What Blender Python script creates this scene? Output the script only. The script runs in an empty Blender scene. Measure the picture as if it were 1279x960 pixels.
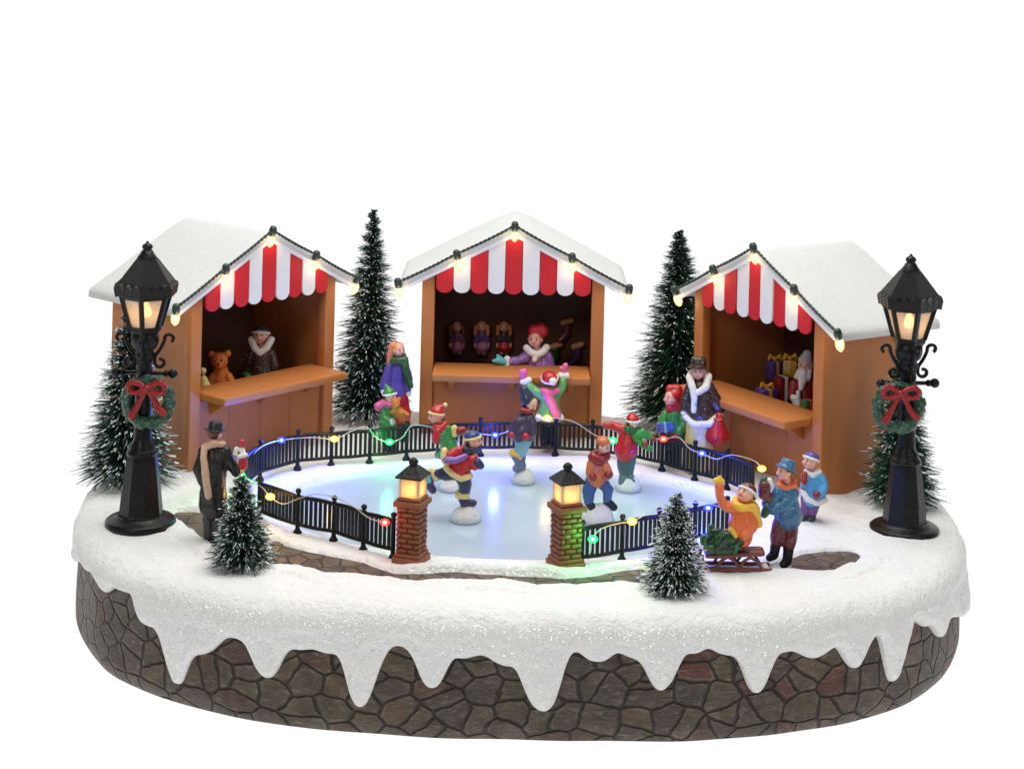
import bpy, bmesh, math, random
import numpy as np
from mathutils import Vector, Matrix, noise
random.seed(7)
sc = bpy.context.scene
COL = sc.collection
pi = math.pi

# ------------------------------------------------------------------ camera model (solved from the photograph)
F, CY, CD, CH, CR = 2241.0, -52.3, 7.56, 2.178, 0.025
cR, sR = math.cos(CR), math.sin(CR)
def _ab(px, py):
    dx, dy = px - 640, py - CY
    return dx*cR + dy*sR, -dx*sR + dy*cR
def G(px, py, z=0.0):
    """the point of height z that is seen at this place of the photograph"""
    a, b = _ab(px, py); dep = (CH - z)*F/b
    return Vector((a*dep/F, dep - CD, z))
def U(px, py, Y):
    a, b = _ab(px, py); dep = Y + CD
    return Vector((a*dep/F, Y, CH - b*dep/F))

# ------------------------------------------------------------------ materials
def lin(c):
    c = c/255.0
    return c/12.92 if c <= 0.04045 else ((c + 0.055)/1.055)**2.4
def rgb(r, g, b): return (lin(r), lin(g), lin(b), 1.0)
_M = {}
def newmat(name):
    m = bpy.data.materials.new(name); m.use_nodes = True
    nt = m.node_tree; return m, nt, nt.nodes['Principled BSDF']
def N(nt, t, **kw):
    n = nt.nodes.new(t)
    for k, v in kw.items():
        if k in n.inputs: n.inputs[k].default_value = v
        else: setattr(n, k, v)
    return n
def paint(name, r, g, b, rough=0.42, var=0.22, scale=38, bump=0.25, coat=0.0, spec=0.5, fleck=0.0):
    """hand-painted resin or moulded plastic: uneven paint film over a slightly lumpy cast"""
    if name in _M: return _M[name]
    m, nt, p = newmat(name)
    tc = N(nt, 'ShaderNodeTexCoord')
    n1 = N(nt, 'ShaderNodeTexNoise', Scale=scale, Detail=4.0, Roughness=0.6)
    nt.links.new(tc.outputs['Object'], n1.inputs['Vector'])
    c = rgb(r, g, b)
    mix = N(nt, 'ShaderNodeMix', data_type='RGBA')
    mix.inputs[6].default_value = tuple(x*(1-var) for x in c[:3]) + (1,)
    mix.inputs[7].default_value = tuple(min(1, x*(1+var)+0.004) for x in c[:3]) + (1,)
    nt.links.new(n1.outputs['Fac'], mix.inputs[0])
    out = mix.outputs[2]
    if fleck > 0:
        v = N(nt, 'ShaderNodeTexNoise', Scale=150.0, Detail=1.0)
        nt.links.new(tc.outputs['Object'], v.inputs['Vector'])
        rmp = N(nt, 'ShaderNodeMapRange'); rmp.inputs[1].default_value = 0.72 - fleck*0.2; rmp.inputs[2].default_value = 0.8
        nt.links.new(v.outputs['Fac'], rmp.inputs[0])
        m2 = N(nt, 'ShaderNodeMix', data_type='RGBA'); m2.inputs[7].default_value = (0.75, 0.75, 0.75, 1)
        nt.links.new(rmp.outputs[0], m2.inputs[0]); nt.links.new(out, m2.inputs[6]); out = m2.outputs[2]
    nt.links.new(out, p.inputs['Base Color'])
    n2 = N(nt, 'ShaderNodeTexNoise', Scale=scale*2.3, Detail=3.0)
    nt.links.new(tc.outputs['Object'], n2.inputs['Vector'])
    mr = N(nt, 'ShaderNodeMapRange'); mr.inputs[3].default_value = max(0.05, rough-0.12); mr.inputs[4].default_value = min(1, rough+0.14)
    nt.links.new(n2.outputs['Fac'], mr.inputs[0]); nt.links.new(mr.outputs[0], p.inputs['Roughness'])
    b_ = N(nt, 'ShaderNodeBump', Strength=min(1, bump*1.5), Distance=0.006)
    nt.links.new(n2.outputs['Fac'], b_.inputs['Height']); nt.links.new(b_.outputs[0], p.inputs['Normal'])
    p.inputs['Coat Weight'].default_value = coat if coat or rough > 0.45 else 0.35; p.inputs['Coat Roughness'].default_value = 0.15
    p.inputs['Specular IOR Level'].default_value = spec
    _M[name] = m; return m
def glow(name, r, g, b, strength, see_through=0.0):
    if name in _M: return _M[name]
    m, nt, p = newmat(name)
    e = N(nt, 'ShaderNodeEmission', Strength=strength); e.inputs['Color'].default_value = (r, g, b, 1)
    out = nt.nodes['Material Output']
    if see_through > 0:
        t = N(nt, 'ShaderNodeBsdfTransparent'); mx = N(nt, 'ShaderNodeMixShader'); mx.inputs[0].default_value = see_through
        nt.links.new(e.outputs[0], mx.inputs[1]); nt.links.new(t.outputs[0], mx.inputs[2]); nt.links.new(mx.outputs[0], out.inputs['Surface'])
    else:
        nt.links.new(e.outputs[0], out.inputs['Surface'])
    nt.nodes.remove(p); _M[name] = m; return m
def snow_material(name, base=(0.80, 0.80, 0.785), scale=1.0, sparkle=0.5, bump=0.5):
    m, nt, p = newmat(name)
    tc = N(nt, 'ShaderNodeTexCoord')
    n1 = N(nt, 'ShaderNodeTexNoise', Scale=7.0*scale, Detail=6.0, Roughness=0.62)
    n2 = N(nt, 'ShaderNodeTexNoise', Scale=95.0*scale, Detail=3.0, Roughness=0.7)
    v = N(nt, 'ShaderNodeTexVoronoi', Scale=420.0*scale)
    for q in (n1, n2, v): nt.links.new(tc.outputs['Object'], q.inputs['Vector'])
    mix = N(nt, 'ShaderNodeMix', data_type='RGBA')
    mix.inputs[6].default_value = tuple(x*0.89 for x in base) + (1,); mix.inputs[7].default_value = tuple(min(0.93, x*1.08) for x in base) + (1,)
    ad = N(nt, 'ShaderNodeMath', operation='MULTIPLY_ADD'); ad.inputs[1].default_value = 0.6; 
    nt.links.new(n2.outputs['Fac'], ad.inputs[0])
    ml = N(nt, 'ShaderNodeMath', operation='MULTIPLY'); ml.inputs[1].default_value = 0.45
    nt.links.new(n1.outputs['Fac'], ml.inputs[0]); nt.links.new(ml.outputs[0], ad.inputs[2])
    nt.links.new(ad.outputs[0], mix.inputs[0]); nt.links.new(mix.outputs[2], p.inputs['Base Color'])
    p.inputs['Roughness'].default_value = 0.75
    p.inputs['Subsurface Weight'].default_value = 0.0
    n3 = N(nt, 'ShaderNodeTexNoise', Scale=26.0*scale, Detail=4.0, Roughness=0.6); nt.links.new(tc.outputs['Object'], n3.inputs['Vector'])
    b0 = N(nt, 'ShaderNodeBump', Strength=bump*0.9, Distance=0.016); nt.links.new(n3.outputs['Fac'], b0.inputs['Height'])
    b_ = N(nt, 'ShaderNodeBump', Strength=bump, Distance=0.006); nt.links.new(n2.outputs['Fac'], b_.inputs['Height']); nt.links.new(b0.outputs[0], b_.inputs['Normal'])
    nt.links.new(b_.outputs[0], p.inputs['Normal'])
    # glitter: a few cells are tiny mirror flakes with their own tilt
    gl = N(nt, 'ShaderNodeBsdfGlossy'); gl.inputs['Roughness'].default_value = 0.22; gl.inputs['Color'].default_value = (1, 1, 1, 1)
    sub = N(nt, 'ShaderNodeVectorMath', operation='SUBTRACT'); sub.inputs[1].default_value = (0.5, 0.5, 0.5)
    nt.links.new(v.outputs['Color'], sub.inputs[0])
    sca = N(nt, 'ShaderNodeVectorMath', operation='SCALE'); sca.inputs['Scale'].default_value = 1.6; nt.links.new(sub.outputs[0], sca.inputs[0])
    geo = N(nt, 'ShaderNodeNewGeometry'); add = N(nt, 'ShaderNodeVectorMath', operation='ADD')
    nt.links.new(geo.outputs['Normal'], add.inputs[0]); nt.links.new(sca.outputs[0], add.inputs[1])
    nor = N(nt, 'ShaderNodeVectorMath', operation='NORMALIZE'); nt.links.new(add.outputs[0], nor.inputs[0]); nt.links.new(nor.outputs[0], gl.inputs['Normal'])
    sep = N(nt, 'ShaderNodeSeparateColor'); nt.links.new(v.outputs['Color'], sep.inputs[0])
    th = N(nt, 'ShaderNodeMath', operation='GREATER_THAN'); th.inputs[1].default_value = 0.88; nt.links.new(sep.outputs[1], th.inputs[0])
    fa = N(nt, 'ShaderNodeMath', operation='MULTIPLY'); fa.inputs[1].default_value = sparkle; nt.links.new(th.outputs[0], fa.inputs[0])
    nt.links.new(fa.outputs[0], gl.inputs['Color'])
    mx = N(nt, 'ShaderNodeAddShader'); nt.links.new(p.outputs[0], mx.inputs[0]); nt.links.new(gl.outputs[0], mx.inputs[1])
    nt.links.new(mx.outputs[0], nt.nodes['Material Output'].inputs['Surface'])
    _M[name] = m; return m

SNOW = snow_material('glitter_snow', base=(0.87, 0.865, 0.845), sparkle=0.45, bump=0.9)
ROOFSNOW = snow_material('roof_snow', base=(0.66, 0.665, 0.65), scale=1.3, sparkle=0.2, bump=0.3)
WHITE = paint('white_trim', 232, 234, 236, rough=0.5, var=0.06, bump=0.2)
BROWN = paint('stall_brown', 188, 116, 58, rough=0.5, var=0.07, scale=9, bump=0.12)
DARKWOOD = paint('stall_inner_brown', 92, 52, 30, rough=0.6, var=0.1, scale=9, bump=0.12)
BLACK = paint('black_plastic', 11, 11, 13, rough=0.36, var=0.25, bump=0.2, spec=0.3, coat=0.001)
IRON = paint('lamp_black', 10, 9, 10, rough=0.34, var=0.3, bump=0.25, spec=0.3, coat=0.001)
GREENWIRE = paint('green_cable', 20, 46, 36, rough=0.45)
RED = paint('red_paint', 190, 22, 28, rough=0.4)
DEEPRED = paint('deep_red', 140, 20, 26, rough=0.36)
STRIPE_R = paint('awning_red', 205, 24, 30, rough=0.55, var=0.08, bump=0.15)
STRIPE_W = paint('awning_white', 236, 234, 230, rough=0.55, var=0.05, bump=0.15)
BRICK = paint('brick_red', 138, 80, 50, rough=0.55, var=0.3, scale=24, bump=0.5)
SKIN = paint('skin_paint', 236, 180, 150, rough=0.38, var=0.08)
_mx = [n for n in SKIN.node_tree.nodes if n.type == 'MIX'][0]; _mx.inputs[6].default_value = rgb(244, 196, 170); _mx.inputs[7].default_value = rgb(226, 146, 122)
FUR = paint('white_fur', 236, 232, 226, rough=0.6, var=0.1, scale=60, bump=0.6)
CREAM = paint('cream_trim', 232, 212, 140, rough=0.5, bump=0.5)
GREEN = paint('coat_green', 48, 132, 54, rough=0.38, fleck=0.15)
LIMEGREEN = paint('coat_bright_green', 96, 168, 92, rough=0.42)
DKGREEN = paint('dark_green', 28, 80, 36, rough=0.34)
PURPLE = paint('jacket_purple', 84, 66, 150, rough=0.38)
MAUVE = paint('mauve_coat', 134, 94, 168, rough=0.38, fleck=0.3)
PINK = paint('pink_knit', 224, 96, 150, rough=0.45)
NAVY = paint('navy_paint', 34, 40, 74, rough=0.36)
PLUM = paint('plum_boot', 66, 40, 92, rough=0.36)
BLUE = paint('coat_blue', 46, 104, 142, rough=0.36, fleck=0.25)
SKYBLUE = paint('coat_sky_blue', 74, 158, 204, rough=0.38, fleck=0.2)
PALEBLUE = paint('trousers_pale_blue', 128, 176, 196, rough=0.42)
DENIM = paint('denim_blue', 52, 92, 138, rough=0.45)
ORANGE = paint('jacket_orange', 234, 114, 58, rough=0.38)
RUST = paint('jacket_rust', 204, 112, 60, rough=0.42)
YELLOW = paint('scarf_yellow', 240, 186, 56, rough=0.42)
PALEYELLOW = paint('skirt_yellow', 236, 222, 150, rough=0.45)
MAROON = paint('maroon_paint', 100, 34, 36, rough=0.36, fleck=0.15)
SLEDRED = paint('sled_brown', 112, 52, 44, rough=0.4)
CHOC = paint('coat_chocolate', 58, 36, 32, rough=0.34, fleck=0.3)
COALCOAT = paint('coat_black', 19, 22, 20, rough=0.34, coat=0.08)
CHAR = paint('trouser_black', 30, 29, 32, rough=0.34)
HAIRBROWN = paint('hair_brown', 92, 52, 30, rough=0.45)
HAIRGINGER = paint('hair_ginger', 226, 134, 92, rough=0.42)
HAIRGREY = paint('hair_grey', 190, 184, 188, rough=0.5)
GOLD = paint('gold_ribbon', 222, 160, 40, rough=0.34)
TEDDY = paint('teddy_brown', 206, 112, 44, rough=0.6, bump=0.7, scale=60)
TEAL = paint('mitten_teal', 84, 178, 190, rough=0.4)
EYE = paint('eye_dark', 24, 18, 16, rough=0.2)
LIP = paint('lip_red', 196, 70, 68, rough=0.4)
BOWRED = paint('bow_red', 148, 14, 20, rough=0.36, var=0.3, coat=0.06)
GARLAND = paint('wreath_green', 22, 74, 52, rough=0.3, var=0.5, scale=50, bump=0.6, fleck=0.2)
TAN = paint('scarf_tan', 208, 170, 140, rough=0.45)
WIRE = paint('clear_wire', 214, 210, 196, rough=0.2)
def _clear(m):
    nt = m.node_tree; t = N(nt, 'ShaderNodeBsdfTransparent'); mx = N(nt, 'ShaderNodeMixShader'); mx.inputs[0].default_value = 0.5
    nt.links.new(nt.nodes['Principled BSDF'].outputs[0], mx.inputs[1]); nt.links.new(t.outputs[0], mx.inputs[2]); nt.links.new(mx.outputs[0], nt.nodes['Material Output'].inputs['Surface'])
_clear(WIRE)

# ------------------------------------------------------------------ object helpers
def tag(o, label=None, cat=None, group=None, kind=None):
    if label: o['label'] = label
    if cat: o['category'] = cat
    if group: o['group'] = group
    if kind: o['kind'] = kind
    return o
def empty(name, loc=(0, 0, 0), rz=0.0):
    o = bpy.data.objects.new(name, None); COL.objects.link(o); o.location = loc; o.rotation_euler = (0, 0, rz)
    o.empty_display_size = 0.05; return o
class MB:
    def __init__(s): s.v = []; s.f = []; s.mi = []; s.sm = []
    def add(s, vs, fs, mi=0, smooth=True):
        k = len(s.v); s.v += [tuple(v) for v in vs]; s.f += [tuple(i + k for i in f) for f in fs]
        s.mi += [mi]*len(fs); s.sm += [smooth]*len(fs); return s
    def box(s, c, d, mi=0, rot=None):
        vs = []
        for sz in (-1, 1):
            for sy in (-1, 1):
                for sx in (-1, 1):
                    p = Vector((sx*d[0]/2, sy*d[1]/2, sz*d[2]/2))
                    if rot is not None: p = rot @ p
                    vs.append(p + Vector(c))
        return s.add(vs, [(0, 2, 3, 1), (4, 5, 7, 6), (0, 1, 5, 4), (2, 6, 7, 3), (0, 4, 6, 2), (1, 3, 7, 5)], mi, False)
    def lathe(s, prof, n=24, c=(0, 0, 0), mi=0, smooth=True, rot=0.0, caps=True, M=None):
        vs, fs = [], []
        for r, z in prof:
            for i in range(n):
                a = 2*pi*i/n + rot; p = Vector((r*math.cos(a), r*math.sin(a), z))
                if M is not None: p = M @ p
                vs.append(p + Vector(c))
        for j in range(len(prof)-1):
            for i in range(n):
                i2 = (i+1) % n; fs.append((j*n+i, j*n+i2, (j+1)*n+i2, (j+1)*n+i))
        if caps:
            fs.append(tuple(range(n-1, -1, -1))); fs.append(tuple((len(prof)-1)*n+i for i in range(n)))
        return s.add(vs, fs, mi, smooth)
    def tube(s, pts, r, n=8, mi=0, smooth=True):
        pts = [Vector(p) for p in pts]; m = len(pts)
        rs = r if isinstance(r, (list, tuple)) else [r]*m
        vs, fs = [], []
        up = Vector((0.13, 0.21, 0.97)); prev = None
        for j, p in enumerate(pts):
            t = (pts[min(j+1, m-1)] - pts[max(j-1, 0)]).normalized()
            if prev is None:
                x = t.cross(up)
                if x.length < 1e-3: x = t.cross(Vector((1, 0, 0)))
            else: x = prev - t*prev.dot(t)
            x.normalize(); prev = x; y = t.cross(x)
            for i in range(n):
                a = 2*pi*i/n; vs.append(p + (x*math.cos(a) + y*math.sin(a))*rs[j])
        for j in range(m-1):
            for i in range(n):
                i2 = (i+1) % n; fs.append((j*n+i, j*n+i2, (j+1)*n+i2, (j+1)*n+i))
        fs.append(tuple(range(n-1, -1, -1))); fs.append(tuple((m-1)*n+i for i in range(n)))
        return s.add(vs, fs, mi, smooth)
    def ell(s, c, r, M=None, mi=0, n=12, m=8):
        vs, fs = [], []
        c = Vector(c)
        for j in range(m+1):
            th = pi*j/m
            for i in range(n):
                a = 2*pi*i/n; p = Vector((r[0]*math.sin(th)*math.cos(a), r[1]*math.sin(th)*math.sin(a), r[2]*math.cos(th)))
                if M is not None: p = M @ p
                vs.append(p + c)
        for j in range(m):
            for i in range(n):
                i2 = (i+1) % n; fs.append((j*n+i, (j+1)*n+i, (j+1)*n+i2, j*n+i2))
        return s.add(vs, fs, mi, True)
    def cap(s, p1, r1, p2, r2, n=12, mi=0):
        p1, p2 = Vector(p1), Vector(p2); d = p2 - p1; L = d.length
        if L < 1e-6: return s.ell(p1, (r1, r1, r1))
        t = d/L; pts = []; rs = []
        for k in range(5):
            a = pi/2*k/4.0; pts.append(p1 - t*r1*math.cos(a)); rs.append(max(1e-4, r1*math.sin(a)))
        for k in range(5):
            a = pi/2*(4-k)/4.0; pts.append(p2 + t*r2*math.cos(a)); rs.append(max(1e-4, r2*math.sin(a)))
        return s.tube(pts, rs, n, mi)
    def build(s, name, mats, parent=None, loc=None, bevel=0.0, seg=2):
        me = bpy.data.meshes.new(name); me.from_pydata(s.v, [], s.f)
        mats = mats if isinstance(mats, (list, tuple)) else [mats]
        for m in mats: me.materials.append(m)
        me.polygons.foreach_set('material_index', s.mi); me.polygons.foreach_set('use_smooth', s.sm)
        if bevel == 0:
            bm = bmesh.new(); bm.from_mesh(me); bmesh.ops.remove_doubles(bm, verts=bm.verts, dist=1e-5); bmesh.ops.recalc_face_normals(bm, faces=bm.faces); bm.to_mesh(me); bm.free()
        me.update()
        o = bpy.data.objects.new(name, me); COL.objects.link(o)
        if parent is not None: o.parent = parent
        if loc is not None: o.location = loc
        if bevel > 0:
            bm = bmesh.new(); bm.from_mesh(me); bmesh.ops.recalc_face_normals(bm, faces=bm.faces)
            bmesh.ops.bevel(bm, geom=list(bm.edges), offset=bevel, segments=seg, affect='EDGES', clamp_overlap=True, profile=0.5)
            for f in bm.faces: f.smooth = True
            bm.to_mesh(me); bm.free()
            try: me.set_sharp_from_angle(angle=math.radians(50))
            except Exception: pass
        return o
def clay(mb, name, mat, parent=None, vox=0.0045, loc=None, smooth=3, folds=False, split=False):
    """melt overlapping lumps into one continuous skin"""
    me = bpy.data.meshes.new('lumps'); me.from_pydata(mb.v, [], mb.f)
    bm = bmesh.new(); bm.from_mesh(me); bmesh.ops.remove_doubles(bm, verts=bm.verts, dist=1e-5); bmesh.ops.recalc_face_normals(bm, faces=bm.faces); bm.to_mesh(me); bm.free()
    o = bpy.data.objects.new('lumps', me); COL.objects.link(o)
    r = o.modifiers.new('r', 'REMESH'); r.mode = 'VOXEL'; r.voxel_size = vox; r.use_smooth_shade = True
    sm = o.modifiers.new('s', 'SMOOTH'); sm.factor = 0.5; sm.iterations = smooth
    dg = bpy.context.evaluated_depsgraph_get()
    new = bpy.data.meshes.new_from_object(o.evaluated_get(dg)); new.name = name
    bpy.data.objects.remove(o); bpy.data.meshes.remove(me)
    if folds:
        sd = len(bpy.data.objects)*1.37
        nv_ = len(new.vertices); nr_ = np.empty(nv_*3, np.float32); new.vertices.foreach_get('normal', nr_); cs_ = np.empty(nv_*3, np.float32); new.vertices.foreach_get('co', cs_)
        for i_ in range(nv_):
            p = Vector(cs_[3*i_:3*i_+3]); k = noise.noise(Vector((p.x*30, p.y*30, p.z*13 + sd)))*0.0062 + noise.noise(Vector((p.x*80, p.y*80, p.z*60 + sd)))*0.0012
            cs_[3*i_:3*i_+3] += nr_[3*i_:3*i_+3]*k
        new.vertices.foreach_set('co', cs_); new.update()
    pieces = [new]
    if split:
        bm = bmesh.new(); bm.from_mesh(new); bm.verts.ensure_lookup_table(); seen = set(); isl = []
        for v in bm.verts:
            if v.index in seen: continue
            st = [v]; seen.add(v.index); cur = []
            while st:
                a = st.pop(); cur.append(a.index)
                for e in a.link_edges:
                    b = e.other_vert(a)
                    if b.index not in seen: seen.add(b.index); st.append(b)
            isl.append(cur)
        bm.free()
        isl = [i for i in isl if len(i) > 12]
        if len(isl) > 1:
            pieces = []
            for cur in isl:
                idx = {v: i for i, v in enumerate(cur)}; m2 = bpy.data.meshes.new(name)
                m2.from_pydata([new.vertices[v].co[:] for v in cur], [], [tuple(idx[v] for v in pl.vertices) for pl in new.polygons if pl.vertices[0] in idx]); pieces.append(m2)
    q = None
    for pm in pieces:
        pm.materials.clear(); pm.materials.append(mat)
        pm.polygons.foreach_set('use_smooth', [True]*len(pm.polygons))
        qq = bpy.data.objects.new(name, pm); COL.objects.link(qq)
        if parent is not None: qq.parent = parent
        if loc is not None: qq.location = loc
        q = q or qq
    return q
def light_point(name, loc, color, energy, radius=0.012, parent=None):
    l = bpy.data.lights.new(name, 'POINT'); l.color = color; l.energy = energy; l.shadow_soft_size = radius
    o = bpy.data.objects.new(name, l); COL.objects.link(o); o.location = loc
    if parent is not None: o.parent = parent
    return o
def catmull(pts, k=8):
    pts = [Vector(p) for p in pts]; out = []
    for i in range(len(pts)-1):
        p0, p1, p2, p3 = pts[max(i-1, 0)], pts[i], pts[i+1], pts[min(i+2, len(pts)-1)]
        for j in range(k):
            t = j/k; out.append(0.5*((2*p1) + (p2-p0)*t + (2*p0-5*p1+4*p2-p3)*t*t + (3*p1-p0-3*p2+p3)*t**3))
    out.append(pts[-1]); return out

# ------------------------------------------------------------------ backdrop, base, ground
BASE_Z = -0.43
def make_backdrop():
    mb = MB(); prof = [(-4.5, BASE_Z-0.004), (6.5, BASE_Z-0.004)]
    for k in range(1, 13):
        a = pi/2*k/12; prof.append((6.5 + 2.5*math.sin(a), BASE_Z-0.004 + 2.5*(1-math.cos(a))))
    prof.append((9.0, 13.0)); vs = []; fs = []
    for y, z in prof: vs += [(-18, y, z), (18, y, z)]
    for j in range(len(prof)-1): fs.append((2*j, 2*j+1, 2*j+3, 2*j+2))
    o = mb.add(vs, fs).build('backdrop', glow('glowing_white_sweep', 1, 1, 1, 1.04))  # emission stands in for lamps on a white sweep, so no shadow shows
    tag(o, 'self-glowing pure white seamless studio sweep under and behind the whole display', 'backdrop', kind='structure')
make_backdrop()

EC = (0.085, -0.10)
def rim(th, grow=0.0):
    c, s = math.cos(th), math.sin(th)
    if s <= 0: a, b, n = 1.745, 1.488, 2.70
    else: a, b, n = 1.745, 1.20, 2.70 + 0.6*min(1, s*3)
    a += grow; b += grow
    r = (abs(c/a)**n + abs(s/b)**n)**(-1.0/n)
    return Vector((EC[0] + r*c, EC[1] + r*s, 0))
DRIP = [(80,700),(99,704),(106,716),(111,713),(121,735),(128,743),(136,735),(141,729),(153,732),(162,744),(166,766),(174,780),(185,785),(194,785),(200,804),(206,829),(213,851),(220.6,861.5),(228,854),(233,826),(236,820),(255,819),(267.5,810),(275,799),(286,797),(305,804),(311,816),(316,833),(325,847),(335,852),(344,844),(349,826),(353,816),(361,811.5),(372,815),(388,812),(405,819),(424,818),(428,835),(435,863),(442,884),(450,889),(460,883),(467,858),(473,838),(481,815),(490,808),(502,809),(513,818),(520,834),(526,854),(534,862),(545,864),(552,856),(559,837),(565,821),(577,826),(604,819),(618,829),(631,835),(646,834),(652,852),(662,877),(671,889),(684,893),(693,888),(701,871),(706,840),(712,818),(724,814),(732,824),(740,829),(759,829),(773,815),(787,823),(804,827.5),(813,846),(820,862),(828,868),(839,861),(850,839),(856,817),(876,820),(887,809),(904,820),(926,821.5),(932.5,836),(940,861),(948,871.5),(957.5,868),(965,845),(970,820),(995,814),(1020,826),(1032.5,820),(1045,807.5),(1054,811),(1061,826),(1070,839),(1079,836),(1089,807.5),(1101,790),(1107,795),(1110,839),(1114,853),(1121.6,855),(1129,848),(1136,820),(1139,782.5),(1145,773),(1161,786),(1167,779),(1179,797),(1186,798),(1189,776),(1195,773),(1215,770)]
DX = [p[0] for p in DRIP]; DY = [p[1] for p in DRIP]
def px_of(v):
    dep = v.y + CD; a = v.x*F/dep; b = (CH - v.z)*F/dep
    return 640 + a*cR - b*sR, CY + a*sR + b*cR

PATH_A = [(214,641),(222,636),(240,636),(262,638),(285,645),(310,655),(342,671),(361,680),(392,687),(424,693),(455,699),(475,708),(493,713),(531,712.5),(565,710),(602,713),(643,716),(671,716.5),(706,719),(746,715),(777,709),(802,707),(818,712),(820,722),(806,731),(777,729),(740,730),(709,731),(671,731),(634,724),(602,723),(565,724),(524,728),(499,725),(471,720),(440,717),(411,716),(392,709),(371,704),(339,704),(300,698),(275,684),(258,671),(240,660),(226,650)]
PATH_B = [(960,702),(989,694),(1007,689),(1032,685),(1055,685),(1070,688),(1075,692),(1067,700),(1039,712),(1007,715),(985,714),(965,712)]
PA = [G(x, y) for x, y in PATH_A]; PB = [G(x, y) for x, y in PATH_B]
ICE_C, ICE_R = (0.04, -0.415), (0.94, 0.64)
def sdpoly(X, Y, poly):
    d = np.full(X.shape, 1e9); ins = np.zeros(X.shape, bool); n = len(poly)
    for i in range(n):
        x1, y1, x2, y2 = poly[i].x, poly[i].y, poly[(i+1) % n].x, poly[(i+1) % n].y
        ex, ey = x2-x1, y2-y1; t = np.clip(((X-x1)*ex + (Y-y1)*ey)/(ex*ex+ey*ey), 0, 1)
        d = np.minimum(d, np.hypot(X-x1-t*ex, Y-y1-t*ey))
        cond = ((y1 > Y) != (y2 > Y)); xi = x1 + (Y-y1)*ex/(ey if abs(ey) > 1e-9 else 1e-9)
        ins ^= cond & (X < xi)
    return np.where(ins, -d, d)
def sstep(a, b, x):
    t = np.clip((x-a)/(b-a), 0, 1); return t*t*(3-2*t)

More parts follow.
